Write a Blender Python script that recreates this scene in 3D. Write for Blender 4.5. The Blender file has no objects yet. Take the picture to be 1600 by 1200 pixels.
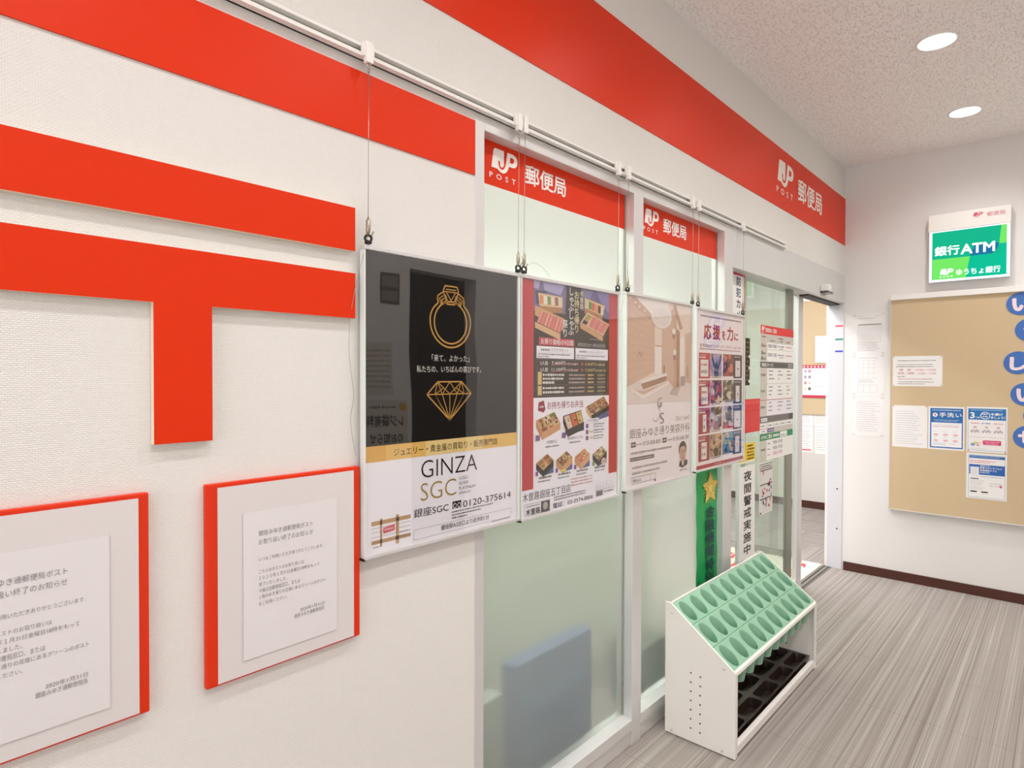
import bpy, bmesh, math, random
from mathutils import Vector, Matrix
random.seed(7)
SC = bpy.context.scene
COL = SC.collection

# ------------------------------------------------------------------ camera
def make_camera():
    yaw, pitch, roll = math.radians(42.17757), math.radians(-0.77019), math.radians(0.13794)
    f = Vector((math.cos(pitch)*math.cos(yaw), math.cos(pitch)*math.sin(yaw), math.sin(pitch)))
    r = Vector((math.sin(yaw), -math.cos(yaw), 0)); u = r.cross(f)
    c, s = math.cos(roll), math.sin(roll)
    r, u = c*r+s*u, -s*r+c*u
    cd = bpy.data.cameras.new('camera'); cd.sensor_width = 36.0
    cd.lens = 36.0*962.917/1600.0; cd.clip_start = 0.02; cd.clip_end = 60
    co = bpy.data.objects.new('camera', cd); COL.objects.link(co)
    m = Matrix((r, u, -f)).transposed().to_4x4(); m.translation = Vector((0, -1.22, 1.403))
    co.matrix_world = m
    SC.camera = co
make_camera()

# ------------------------------------------------------------------ world, exposure
W = bpy.data.worlds.new('world'); SC.world = W; W.use_nodes = True
W.node_tree.nodes['Background'].inputs[0].default_value = (0.97, 0.985, 1.0, 1)
W.node_tree.nodes['Background'].inputs[1].default_value = 2.4
vs = SC.view_settings
vs.view_transform = 'Standard'; vs.look = 'None'; vs.gamma = 1.0; vs.use_curve_mapping = False
vs.exposure = 0.26
LAMP_W = 24.0            # each ceiling downlight
LAMP_XY = [(x, -0.76) for x in (-1.60, -0.61, 0.38, 1.37, 2.36, 3.34, 4.33)] + [(x, -1.66) for x in (0.38, 1.37, 2.36, 3.34, 4.33)]  # second row is added, unseen fill for the end wall, floor and ceiling
CEIL = 2.908

# ------------------------------------------------------------------ colours and materials
def lin(h):
    h = h.lstrip('#'); out = []
    for i in (0, 2, 4):
        c = int(h[i:i+2], 16)/255
        out.append(c/12.92 if c <= 0.04045 else ((c+0.055)/1.055)**2.4)
    return (*out, 1.0)

_M = {}
def new_mat(name):
    m = bpy.data.materials.new(name); m.use_nodes = True
    nt = m.node_tree
    for n in list(nt.nodes): nt.nodes.remove(n)
    out = nt.nodes.new('ShaderNodeOutputMaterial')
    return m, nt, out
def N(nt, t, **kw):
    n = nt.nodes.new(t)
    for k, v in kw.items():
        if k == 'op': n.operation = v
        else: n.inputs[k].default_value = v
    return n
def bsdf(nt, out, col='#ffffff', rough=0.5, metal=0.0, spec=0.5, coat=0.0):
    b = nt.nodes.new('ShaderNodeBsdfPrincipled')
    b.inputs['Base Color'].default_value = lin(col)
    b.inputs['Roughness'].default_value = rough; b.inputs['Metallic'].default_value = metal
    b.inputs['Specular IOR Level'].default_value = spec; b.inputs['Coat Weight'].default_value = coat
    b.inputs['Coat Roughness'].default_value = 0.08
    nt.links.new(b.outputs[0], out.inputs[0])
    return b
def mat(name, col, rough=0.5, metal=0.0, spec=0.5, coat=0.0, bump=0.0, bscale=200, var=0.0):
    if name in _M: return _M[name]
    m, nt, out = new_mat(name)
    b = bsdf(nt, out, col, rough, metal, spec, coat)
    if bump or var:
        tc = nt.nodes.new('ShaderNodeTexCoord')
        nz = N(nt, 'ShaderNodeTexNoise', Scale=bscale, Detail=3.0)
        nt.links.new(tc.outputs['Object'], nz.inputs['Vector'])
        if bump:
            bp = N(nt, 'ShaderNodeBump', Strength=bump, Distance=0.002)
            nt.links.new(nz.outputs['Fac'], bp.inputs['Height']); nt.links.new(bp.outputs[0], b.inputs['Normal'])
        if var:
            hs = N(nt, 'ShaderNodeHueSaturation', Color=lin(col))
            mr = N(nt, 'ShaderNodeMapRange'); mr.inputs['To Min'].default_value = 1-var; mr.inputs['To Max'].default_value = 1+var
            nt.links.new(nz.outputs['Fac'], mr.inputs['Value']); nt.links.new(mr.outputs[0], hs.inputs['Value'])
            nt.links.new(hs.outputs[0], b.inputs['Base Color'])
    _M[name] = m
    return m
def ink(col, rough=0.45):
    return mat('ink_'+col.strip('#')+('' if rough == 0.45 else '_%d' % (rough*100)), col, rough, spec=0.3)
def glow(name, col, strength):
    if name in _M: return _M[name]
    m, nt, out = new_mat(name)
    e = nt.nodes.new('ShaderNodeEmission'); e.inputs[0].default_value = lin(col); e.inputs[1].default_value = strength
    nt.links.new(e.outputs[0], out.inputs[0]); _M[name] = m
    return m
def thin_clear(name, tint='#ffffff', rough=0.02, ior=1.45, wave=0.0):
    """a thin clear sheet: sees straight through, reflects by angle"""
    if name in _M: return _M[name]
    m, nt, out = new_mat(name)
    tr = nt.nodes.new('ShaderNodeBsdfTransparent'); tr.inputs[0].default_value = lin(tint)
    gl = nt.nodes.new('ShaderNodeBsdfGlossy'); gl.inputs['Roughness'].default_value = rough
    fr = nt.nodes.new('ShaderNodeFresnel'); fr.inputs['IOR'].default_value = ior
    mx = nt.nodes.new('ShaderNodeMixShader')
    ge = nt.nodes.new('ShaderNodeNewGeometry'); sb = N(nt, 'ShaderNodeMath', op='SUBTRACT'); sb.inputs[0].default_value = 1.0
    ml = N(nt, 'ShaderNodeMath', op='MULTIPLY'); nt.links.new(ge.outputs['Backfacing'], sb.inputs[1])
    nt.links.new(fr.outputs[0], ml.inputs[0]); nt.links.new(sb.outputs[0], ml.inputs[1])
    nt.links.new(ml.outputs[0], mx.inputs[0]); nt.links.new(tr.outputs[0], mx.inputs[1]); nt.links.new(gl.outputs[0], mx.inputs[2])
    nt.links.new(mx.outputs[0], out.inputs[0])
    if wave:
        tc = nt.nodes.new('ShaderNodeTexCoord'); nz = N(nt, 'ShaderNodeTexNoise', Scale=3.0, Detail=1.0)
        bp = N(nt, 'ShaderNodeBump', Strength=wave, Distance=0.01)
        nt.links.new(tc.outputs['Object'], nz.inputs['Vector']); nt.links.new(nz.outputs['Fac'], bp.inputs['Height'])
        nt.links.new(bp.outputs[0], gl.inputs['Normal'])
    _M[name] = m
    return m
def frosted(name, col, fac, rough):
    """glass under a milky film: part scatters at the surface, part lets blurred light through"""
    if name in _M: return _M[name]
    m, nt, out = new_mat(name)
    df = nt.nodes.new('ShaderNodeBsdfPrincipled'); df.inputs['Base Color'].default_value = lin(col); df.inputs['Roughness'].default_value = 0.25
    tl = nt.nodes.new('ShaderNodeBsdfTranslucent'); tl.inputs[0].default_value = lin(col)
    rf = nt.nodes.new('ShaderNodeBsdfRefraction'); rf.inputs[0].default_value = lin('#eef7ea'); rf.inputs['Roughness'].default_value = rough; rf.inputs['IOR'].default_value = 1.17
    m1 = nt.nodes.new('ShaderNodeMixShader'); m1.inputs[0].default_value = 0.25
    m2 = nt.nodes.new('ShaderNodeMixShader'); m2.inputs[0].default_value = fac
    nt.links.new(df.outputs[0], m1.inputs[1]); nt.links.new(tl.outputs[0], m1.inputs[2])
    nt.links.new(m1.outputs[0], m2.inputs[1]); nt.links.new(rf.outputs[0], m2.inputs[2]); nt.links.new(m2.outputs[0], out.inputs[0])
    _M[name] = m
    return m

def wallpaper(name, col):
    m, nt, out = new_mat(name); b = bsdf(nt, out, col, 0.75, spec=0.25)
    tc = nt.nodes.new('ShaderNodeTexCoord'); sx = nt.nodes.new('ShaderNodeSeparateXYZ'); nt.links.new(tc.outputs['Object'], sx.inputs[0])
    ad = N(nt, 'ShaderNodeMath', op='ADD'); nt.links.new(sx.outputs[0], ad.inputs[0]); nt.links.new(sx.outputs[1], ad.inputs[1])
    cb = nt.nodes.new('ShaderNodeCombineXYZ'); nt.links.new(ad.outputs[0], cb.inputs[0]); nt.links.new(sx.outputs[2], cb.inputs[1])
    br = nt.nodes.new('ShaderNodeTexBrick'); br.inputs['Scale'].default_value = 1.0
    br.inputs['Brick Width'].default_value = 0.0075; br.inputs['Row Height'].default_value = 0.0034
    br.inputs['Mortar Size'].default_value = 0.0007; br.inputs['Mortar Smooth'].default_value = 1.0
    br.inputs['Color1'].default_value = (1, 1, 1, 1); br.inputs['Color2'].default_value = (.75, .75, .75, 1); br.inputs['Mortar'].default_value = (0, 0, 0, 1)
    nz0 = N(nt, 'ShaderNodeTexNoise', Scale=60.0, Detail=2.0); nt.links.new(tc.outputs['Object'], nz0.inputs['Vector'])
    vm = N(nt, 'ShaderNodeVectorMath', op='SCALE'); vm.inputs['Scale'].default_value = 0.003
    nt.links.new(nz0.outputs['Color'], vm.inputs[0])
    va = N(nt, 'ShaderNodeVectorMath', op='ADD'); nt.links.new(cb.outputs[0], va.inputs[0]); nt.links.new(vm.outputs[0], va.inputs[1])
    nt.links.new(va.outputs[0], br.inputs['Vector'])
    bp = N(nt, 'ShaderNodeBump', Strength=0.55, Distance=0.0012)
    nt.links.new(br.outputs['Color'], bp.inputs['Height']); nt.links.new(bp.outputs[0], b.inputs['Normal'])
    mx = nt.nodes.new('ShaderNodeMixRGB'); mx.blend_type = 'MULTIPLY'; mx.inputs[0].default_value = 0.10
    mx.inputs[1].default_value = lin(col); nt.links.new(br.outputs['Color'], mx.inputs[2]); nt.links.new(mx.outputs[0], b.inputs['Base Color'])
    return m

def ceiling_mat():
    m, nt, out = new_mat('ceiling_board'); b = bsdf(nt, out, '#e6ddd6', 0.9, spec=0.1)
    tc = nt.nodes.new('ShaderNodeTexCoord')
    mp = nt.nodes.new('ShaderNodeMapping'); mp.inputs['Scale'].default_value = (26, 60, 1); nt.links.new(tc.outputs['Object'], mp.inputs[0])
    nz = N(nt, 'ShaderNodeTexNoise', Scale=2.3, Detail=5.0, Roughness=0.7); nt.links.new(mp.outputs[0], nz.inputs['Vector'])
    cr = nt.nodes.new('ShaderNodeValToRGB'); cr.color_ramp.elements[0].position = 0.36; cr.color_ramp.elements[1].position = 0.47
    cr.color_ramp.elements[0].color = (.55, .52, .5, 1); nt.links.new(nz.outputs['Fac'], cr.inputs[0])
    mx = nt.nodes.new('ShaderNodeMixRGB'); mx.blend_type = 'MULTIPLY'; mx.inputs[0].default_value = 0.26; mx.inputs[1].default_value = lin('#fdf8f6')
    nt.links.new(cr.outputs[0], mx.inputs[2]); nt.links.new(mx.outputs[0], b.inputs['Base Color'])
    bp = N(nt, 'ShaderNodeBump', Strength=0.7, Distance=0.004); nt.links.new(cr.outputs[0], bp.inputs['Height']); nt.links.new(bp.outputs[0], b.inputs['Normal'])
    return m

def carpet(name, turned):
    m, nt, out = new_mat(name); b = bsdf(nt, out, '#a39a93', 0.95, spec=0.08)
    tc = nt.nodes.new('ShaderNodeTexCoord')
    def stripes(sx, sy):
        cols = []
        for s, d in ((1.0, 5.0), (3.3, 3.0)):
            mp = nt.nodes.new('ShaderNodeMapping'); mp.inputs['Scale'].default_value = (sx*s, sy*s, 1); nt.links.new(tc.outputs['Object'], mp.inputs[0])
            nz = N(nt, 'ShaderNodeTexNoise', Scale=1.0, Detail=d, Roughness=0.75); nt.links.new(mp.outputs[0], nz.inputs['Vector']); cols.append(nz)
        a = N(nt, 'ShaderNodeMath', op='ADD'); nt.links.new(cols[0].outputs['Fac'], a.inputs[0]); nt.links.new(cols[1].outputs['Fac'], a.inputs[1])
        h = N(nt, 'ShaderNodeMath', op='MULTIPLY'); h.inputs[1].default_value = 0.5; nt.links.new(a.outputs[0], h.inputs[0])
        return h
    s1 = stripes(0.14, 46)
    val = s1.outputs[0]
    if turned:
        s2 = stripes(46, 0.14); ck = N(nt, 'ShaderNodeTexChecker', Scale=2.0)
        mp = nt.nodes.new('ShaderNodeMapping'); mp.inputs['Location'].default_value = (0.07, 0.02, 0.3); nt.links.new(tc.outputs['Object'], mp.inputs[0]); nt.links.new(mp.outputs[0], ck.inputs[0])
        mx = nt.nodes.new('ShaderNodeMix'); nt.links.new(ck.outputs['Fac'], mx.inputs[0]); nt.links.new(s1.outputs[0], mx.inputs[2]); nt.links.new(s2.outputs[0], mx.inputs[3])
        val = mx.outputs[0]
    cr = nt.nodes.new('ShaderNodeValToRGB'); e = cr.color_ramp.elements
    e[0].position = 0.34; e[0].color = lin('#746b65'); e[1].position = 0.66; e[1].color = lin('#bdb7b1')
    k = e.new(0.47); k.color = lin('#978e88'); k = e.new(0.55); k.color = lin('#a49c96')
    nt.links.new(val, cr.inputs[0])
    # tile seams every half metre
    sx = nt.nodes.new('ShaderNodeSeparateXYZ'); nt.links.new(tc.outputs['Object'], sx.inputs[0])
    seams = []
    for i, off in ((0, 2.965), (1, 0.26)):
        a = N(nt, 'ShaderNodeMath', op='SUBTRACT'); a.inputs[1].default_value = off - 10.0; nt.links.new(sx.outputs[i], a.inputs[0])
        d = N(nt, 'ShaderNodeMath', op='MODULO'); d.inputs[1].default_value = 0.5; nt.links.new(a.outputs[0], d.inputs[0])
        c = N(nt, 'ShaderNodeMath', op='LESS_THAN'); c.inputs[1].default_value = 0.0028; nt.links.new(d.outputs[0], c.inputs[0]); seams.append(c)
    mxs = N(nt, 'ShaderNodeMath', op='MAXIMUM'); nt.links.new(seams[0].outputs[0], mxs.inputs[0]); nt.links.new(seams[1].outputs[0], mxs.inputs[1])
    sc = N(nt, 'ShaderNodeMath', op='MULTIPLY'); sc.inputs[1].default_value = 0.35; nt.links.new(mxs.outputs[0], sc.inputs[0])
    mx2 = nt.nodes.new('ShaderNodeMixRGB'); mx2.inputs[2].default_value = lin('#5a534e'); nt.links.new(sc.outputs[0], mx2.inputs[0]); nt.links.new(cr.outputs[0], mx2.inputs[1])
    fz = N(nt, 'ShaderNodeTexNoise', Scale=700.0, Detail=2.0); nt.links.new(tc.outputs['Object'], fz.inputs['Vector'])
    mx3 = nt.nodes.new('ShaderNodeMixRGB'); mx3.blend_type = 'OVERLAY'; mx3.inputs[0].default_value = 0.25
    nt.links.new(mx2.outputs[0], mx3.inputs[1]); nt.links.new(fz.outputs['Fac'], mx3.inputs[2])
    nt.links.new(mx3.outputs[0], b.inputs['Base Color'])
    bp = N(nt, 'ShaderNodeBump', Strength=0.4, Distance=0.003); nt.links.new(val, bp.inputs['Height']); nt.links.new(bp.outputs[0], b.inputs['Normal'])
    return m

M_WALL = wallpaper('cream_wallpaper', '#efece7')
M_WALL_E = wallpaper('pale_wallpaper', '#f0ece9')
M_CEIL = ceiling_mat()
M_CARPET = carpet('striped_carpet', False)
M_CARPET_IN = carpet('striped_carpet_turned', True)
M_RED = mat('red_paint', '#df3102', 0.38, spec=0.22, bump=0.03, bscale=900)
M_CREAM = mat('cream_edge', '#e8dcc6', 0.6)
M_ALU = mat('satin_aluminium', '#dddbda', 0.4, metal=0.35, spec=0.5, bump=0.03, bscale=400)
M_ALU_D = mat('shaded_satin_aluminium', '#8e8d82', 0.4, metal=0.45)  # same aluminium as the frames, with the fixed stile's shade put into its colour
M_ALU_L = mat('pale_grey_panel', '#d6d6d4', 0.45, metal=0.1)
M_STEEL = mat('steel_wire', '#b8b2a8', 0.3, metal=0.9)
M_NICKEL = mat('nickel_gripper', '#a39a8a', 0.35, metal=0.85)
M_BLACK = mat('black_rubber', '#17130f', 0.5)
M_WHITE = mat('white_enamel', '#efeae4', 0.38, bump=0.02, bscale=600)
M_PLAST = mat('white_plastic', '#f1eee9', 0.4)
M_GREEN = mat('mint_plastic', '#8dba9e', 0.42, var=0.03, bscale=60)
M_BROWN = mat('dark_brown_plastic', '#2e211b', 0.3, coat=0.2)
M_BASE = mat('dark_brown_skirting', '#4a2216', 0.5, var=0.05, bscale=30)
M_PAPER = mat('white_paper', '#f1eeec', 0.7, spec=0.2)
M_CORK = mat('cork_cloth', '#d3bc99', 0.9, spec=0.1, bump=0.5, bscale=500, var=0.10)
M_SLEEVE = thin_clear('clear_sleeve', '#fcfcfc', 0.015, 2.1, wave=0.12)
M_FILM = thin_clear('clear_film', '#ffffff', 0.12, 1.3)
M_GLASS = thin_clear('door_glass', '#eaf3ec', 0.005, 1.5)
M_FROST = frosted('frosted_glass', '#edf4ee', 0.66, 0.48)

# ------------------------------------------------------------------ objects
def link(name, me, parent=None):
    o = bpy.data.objects.new(name, me); COL.objects.link(o)
    if parent is not None: o.parent = parent
    return o
def tag(o, label, cat, group=None, kind=None):
    if label: o['label'] = label
    if cat: o['category'] = cat
    if group: o['group'] = group
    if kind: o['kind'] = kind
    return o
def thing(name, label, cat, loc, group=None):
    o = bpy.data.objects.new(name, None); COL.objects.link(o); o.location = loc; o.empty_display_size = 0.05
    return tag(o, label, cat, group)

class MB:
    """collects solid shapes in world metres; build() makes one mesh"""
    def __init__(s): s.v = []; s.f = []; s.m = []; s.sm = []; s.mats = []
    def mi(s, m):
        if m not in s.mats: s.mats.append(m)
        return s.mats.index(m)
    def add(s, vs, fs, m, smooth=False):
        b = len(s.v); i = s.mi(m); s.v += [tuple(p) for p in vs]
        for f in fs: s.f.append([b+k for k in f]); s.m.append(i); s.sm.append(smooth)
    def box(s, x0, y0, z0, x1, y1, z1, m, bev=0.0):
        x0, x1 = sorted((x0, x1)); y0, y1 = sorted((y0, y1)); z0, z1 = sorted((z0, z1))
        if bev <= 0:
            vs = [(x, y, z) for x in (x0, x1) for y in (y0, y1) for z in (z0, z1)]
            fs = [(0, 1, 3, 2), (4, 6, 7, 5), (0, 4, 5, 1), (2, 3, 7, 6), (0, 2, 6, 4), (1, 5, 7, 3)]
            s.add(vs, fs, m)
        else:
            bm = bmesh.new(); bmesh.ops.create_cube(bm, size=1)
            for v in bm.verts: v.co = Vector(((x0+x1)/2+v.co.x*(x1-x0), (y0+y1)/2+v.co.y*(y1-y0), (z0+z1)/2+v.co.z*(z1-z0)))
            bev = min(bev, 0.45*min(x1-x0, y1-y0, z1-z0))
            bmesh.ops.bevel(bm, geom=bm.edges[:], offset=bev, segments=2, affect='EDGES', profile=0.6)
            s.bm(bm, m)
    def bm(s, bm, m, smooth=False):
        bm.verts.index_update()
        s.add([v.co[:] for v in bm.verts], [[v.index for v in f.verts] for f in bm.faces], m, smooth); bm.free()
    def prism(s, pts, axis, a, b, m):
        """outline pts in the two other axes (order x,y,z without axis), extruded from a to b"""
        def P(p, t):
            return (t, p[0], p[1]) if axis == 0 else ((p[0], t, p[1]) if axis == 1 else (p[0], p[1], t))
        n = len(pts); vs = [P(p, a) for p in pts]+[P(p, b) for p in pts]
        fs = [tuple(range(n)), tuple(range(2*n-1, n-1, -1))]+[(i, i+n, (i+1) % n+n, (i+1) % n) for i in range(n)]
        bm = bmesh.new(); vv = [bm.verts.new(p) for p in vs]
        for f in fs: bm.faces.new([vv[k] for k in f])
        bmesh.ops.recalc_face_normals(bm, faces=bm.faces[:]); s.bm(bm, m)
    def tube(s, pts, r, m, n=8, cap=True, smooth=True):
        pts = [Vector(p) for p in pts]; rs = r if isinstance(r, (list, tuple)) else [r]*len(pts)
        vs = []; fs = []; ref = None
        for i, p in enumerate(pts):
            d = (pts[min(i+1, len(pts)-1)]-pts[max(i-1, 0)]).normalized()
            if ref is None: ref = d.orthogonal().normalized()
            a = (ref-d*ref.dot(d)).normalized(); ref = a; b = d.cross(a)
            for k in range(n):
                t = 2*math.pi*k/n; vs.append(p+(a*math.cos(t)+b*math.sin(t))*rs[i])
        for i in range(len(pts)-1):
            for k in range(n): fs.append((i*n+k, i*n+(k+1) % n, (i+1)*n+(k+1) % n, (i+1)*n+k))
        if cap: fs.append(tuple(range(n-1, -1, -1))); fs.append(tuple(range((len(pts)-1)*n, len(pts)*n)))
        s.add(vs, fs, m, smooth)
    def torus(s, c, R, r, axis, m, n=16, k=8):
        c = Vector(c); ax = Vector(axis).normalized(); a = ax.orthogonal().normalized(); b = ax.cross(a); vs = []; fs = []
        for i in range(n):
            t = 2*math.pi*i/n; d = a*math.cos(t)+b*math.sin(t)
            for j in range(k):
                u = 2*math.pi*j/k; vs.append(c+d*(R+r*math.cos(u))+ax*r*math.sin(u))
        for i in range(n):
            for j in range(k): fs.append((i*k+j, ((i+1) % n)*k+j, ((i+1) % n)*k+(j+1) % k, i*k+(j+1) % k))
        s.add(vs, fs, m, True)
    def disc(s, c, r, axis, m, n=12):
        c = Vector(c); ax = Vector(axis).normalized(); a = ax.orthogonal().normalized(); b = ax.cross(a)
        s.add([c+a*r*math.cos(2*math.pi*i/n)+b*r*math.sin(2*math.pi*i/n) for i in range(n)], [tuple(range(n))], m)
    def lathe(s, prof, c, m, n=28):
        """profile (radius, z) about the vertical through c"""
        vs = []; fs = []
        for (r, z) in prof:
            for k in range(n): t = 2*math.pi*k/n; vs.append((c[0]+r*math.cos(t), c[1]+r*math.sin(t), c[2]+z))
        for i in range(len(prof)-1):
            for k in range(n): fs.append((i*n+k, i*n+(k+1) % n, (i+1)*n+(k+1) % n, (i+1)*n+k))
        s.add(vs, fs, m, True)
    def build(s, name, parent=None, base=None):
        """vertices are stored relative to the owning thing's location (or to base)"""
        off = Vector((0, 0, 0)); p = parent
        if base is not None: off = Vector(base)
        while p is not None: off = off+p.location; p = p.parent
        me = bpy.data.meshes.new(name)
        me.from_pydata([(v[0]-off[0], v[1]-off[1], v[2]-off[2]) for v in s.v], [], s.f)
        for m in s.mats: me.materials.append(m)
        for p, i, sm in zip(me.polygons, s.m, s.sm): p.material_index = i; p.use_smooth = sm
        me.update(); o = link(name, me, parent)
        if base is not None and parent is None: o.location = base
        return o

# ------------------------------------------------------------------ printing on flat things
_tc = bpy.data.curves.new('lettering', 'FONT'); _tc.resolution_u = 3
_to = bpy.data.objects.new('lettering', _tc); COL.objects.link(_to)
_TX = {}
def text_mesh(s, weight=0.0, shear=0.0, space=1.0):
    key = (s, weight, shear, space)
    if key not in _TX:
        _tc.body = s; _tc.offset = weight; _tc.shear = shear; _tc.space_character = space; _to.update_tag()
        bpy.context.view_layer.update()
        me = bpy.data.meshes.new_from_object(_to.evaluated_get(bpy.context.evaluated_depsgraph_get()))
        vs = [v.co[:2] for v in me.vertices]; fs = [list(p.vertices) for p in me.polygons]
        bpy.data.meshes.remove(me); _TX[key] = (vs, fs)
    return _TX[key]

class Print(MB):
    """flat artwork on a plane: 'w' the post office wall (u = x), 'e' the end wall (u = -y); l = ink layer"""
    EPS = 0.0003
    def __init__(s, plane, d): super().__init__(); s.plane = plane; s.d = d
    def P(s, u, v, l):
        if s.plane == 'w': return (u, s.d-l*s.EPS, v)
        if s.plane == 'e': return (s.d-l*s.EPS, -u, v)
        if s.plane == 'r': return (-u, s.d+l*s.EPS, v)      # the facing wall, read from inside the corridor
        return (u, v, s.d+l*s.EPS)                           # 'f' on the floor
    def sheet(s, u0, v0, u1, v1, t, m):
        if s.plane == 'w': s.box(u0, s.d, v0, u1, s.d+t, v1, m)
        elif s.plane == 'e': s.box(s.d, -u1, v0, s.d+t, -u0, v1, m)
        elif s.plane == 'r': s.box(-u1, s.d-t, v0, -u0, s.d, v1, m)
        else: s.box(u0, v0, s.d-t, u1, v1, s.d, m)
    def poly(s, pts, m, l=1):
        a = sum(pts[i][0]*pts[(i+1) % len(pts)][1]-pts[(i+1) % len(pts)][0]*pts[i][1] for i in range(len(pts)))
        if a < 0: pts = pts[::-1]
        s.add([s.P(u, v, l) for u, v in pts], [tuple(range(len(pts)))], m)
    def rect(s, u0, v0, u1, v1, m, l=1): s.poly([(u0, v0), (u1, v0), (u1, v1), (u0, v1)], m, l)
    def ell(s, cu, cv, ru, rv, m, l=1, n=28, a0=0, a1=360):
        s.poly([(cu+ru*math.cos(math.radians(a0+(a1-a0)*i/n)), cv+rv*math.sin(math.radians(a0+(a1-a0)*i/n))) for i in range(n if a1-a0 >= 360 else n+1)], m, l)
    def stroke(s, pts, w, m, l=1, closed=False):
        n = len(pts); L = []; R = []
        for i in range(n):
            if closed: a, b = pts[i-1], pts[(i+1) % n]
            else: a, b = pts[max(i-1, 0)], pts[min(i+1, n-1)]
            dx, dy = b[0]-a[0], b[1]-a[1]; q = math.hypot(dx, dy) or 1
            nx, ny = -dy/q*w/2, dx/q*w/2
            L.append((pts[i][0]+nx, pts[i][1]+ny)); R.append((pts[i][0]-nx, pts[i][1]-ny))
        for i in range(n if closed else n-1):
            j = (i+1) % n; s.poly([L[i], L[j], R[j], R[i]], m, l)
    def seg(s, pts, w, m, l=1):
        for a, b in zip(pts, pts[1:]): s.stroke([a, b], w, m, l)
    def frame(s, u0, v0, u1, v1, w, m, l=1):
        s.rect(u0, v0, u1, v0+w, m, l); s.rect(u0, v1-w, u1, v1, m, l); s.rect(u0, v0, u0+w, v1, m, l); s.rect(u1-w, v0, u1, v1, m, l)
    def bold(s, vs, fs, w):
        if w <= 0: return [(x, y, 0) for x, y in vs], fs
        k = len(vs); V = []; F = []
        for i, (dx, dy) in enumerate(((0, 0), (1, 0), (-1, 0), (0, 1), (0, -1), (.7, .7), (-.7, .7), (.7, -.7), (-.7, -.7)) if w > .015 else ((0, 0), (1, 0), (-1, 0), (0, 1), (0, -1))):
            V += [(x+dx*w, y+dy*w, i*.07) for x, y in vs]; F += [[q+i*k for q in f] for f in fs]
        return V, F
    def txt(s, t, u0, v0, u1, v1, m, l=2, w=0.0, shear=0.0, space=1.0):
        vs, fs = text_mesh(t, min(w, 0), shear, space)
        if not vs: return
        vs, fs = s.bold(vs, fs, w)
        xs = [p[0] for p in vs]; ys = [p[1] for p in vs]; x0, x1, y0, y1 = min(xs), max(xs), min(ys), max(ys)
        sx = (u1-u0)/max(x1-x0, 1e-6); sy = (v1-v0)/max(y1-y0, 1e-6)
        s.add([s.P(u0+(x-x0)*sx, v0+(y-y0)*sy, l+q) for x, y, q in vs], fs, m)
    def vtxt(s, t, uc, vtop, size, pitch, m, l=2, w=0.0, sy=1.0):
        """a column of characters, each on a square body"""
        for i, ch in enumerate(t):
            if ch == ' ': continue
            vs, fs = text_mesh(ch, min(w, 0)); vs, fs = s.bold(vs, fs, w)
            if ch in 'ぁぃぅぇぉゃゅょっァィゥェォャュョッ': dx = 0.08
            else: dx = 0
            c = vtop-pitch*(i+0.5)
            s.add([s.P(uc+(x-0.5+dx)*size, c+(y-0.37)*size*sy, l+q) for x, y, q in vs], fs, m)
    def fine(s, u0, v, u1, h, m, l=2, gap=0.35, lo=0.6, hi=1.1):
        """a line of print too small to read"""
        u = u0
        while u < u1-h*0.3:
            w = h*random.uniform(lo, hi)
            if u+w > u1: w = u1-u
            k = random.uniform(0.55, 1.0)
            s.rect(u, v+h*(1-k)/2, u+w*0.8, v+h*(1+k)/2, m, l)
            u += w+h*gap*random.random()
    def block(s, u0, v0, u1, v1, rows, m, l=2, h=0.45, ragged=0.25):
        for i in range(rows):
            p = (v1-v0)/rows; v = v1-(i+1)*p
            s.fine(u0, v+p*(1-h)/2, u1-(u1-u0)*ragged*random.random(), p*h, m, l)

def jp_mark(p, u0, v0, u1, v1, white, back, l=2):
    """the slanted post mark: a solid J with a hooked line, and a P"""
    sx = (u1-u0)/1.72; sy = (v1-v0)
    f = lambda q: [(u0+x*sx, v0+y*sy) for x, y in q]
    body = [(0.0, 0.13), (0.12, 0.86), (0.16, 0.95), (0.24, 1.0), (0.82, 1.0), (0.83, 0.5), (0.98, 0.42), (0.98, 1.0), (1.38, 1.0), (1.55, 0.96), (1.66, 0.86), (1.70, 0.72),
            (1.65, 0.55), (1.54, 0.44), (1.36, 0.40), (1.12, 0.40), (1.04, 0.2), (0.9, 0.06), (0.74, 0.0), (0.58, 0.03), (0.36, 0.13)]
    p.poly(f([(0.0, 0.13), (0.12, 0.86), (0.16, 0.95), (0.24, 1.0), (0.80, 1.0), (0.80, 0.13)]), white, l)
    p.poly(f([(0.36, 0.13), (0.56, 0.03), (0.74, 0.0), (0.9, 0.06), (1.04, 0.2), (1.13, 0.40), (1.36, 0.40), (1.54, 0.44), (1.65, 0.55), (1.70, 0.72), (1.66, 0.86), (1.55, 0.96), (1.38, 1.0), (0.94, 1.0), (0.86, 0.45), (0.72, 0.3)]), white, l+.4)
    p.poly(f([(1.18, 0.58), (1.21, 0.83), (1.37, 0.83), (1.46, 0.78), (1.45, 0.66), (1.36, 0.58)]), back, l+1)
    hook = [(0.97, 1.01), (0.89, 0.55), (0.84, 0.36), (0.76, 0.24), (0.66, 0.19), (0.56, 0.22), (0.50, 0.30), (0.49, 0.42)]
    p.stroke(f(hook), 0.075*sx+0.02*sy, back, l+1)
    p.poly(f([(0.45, 0.40), (0.42, 0.52), (0.54, 0.47), (0.55, 0.38)]), back, l+1)

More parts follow.
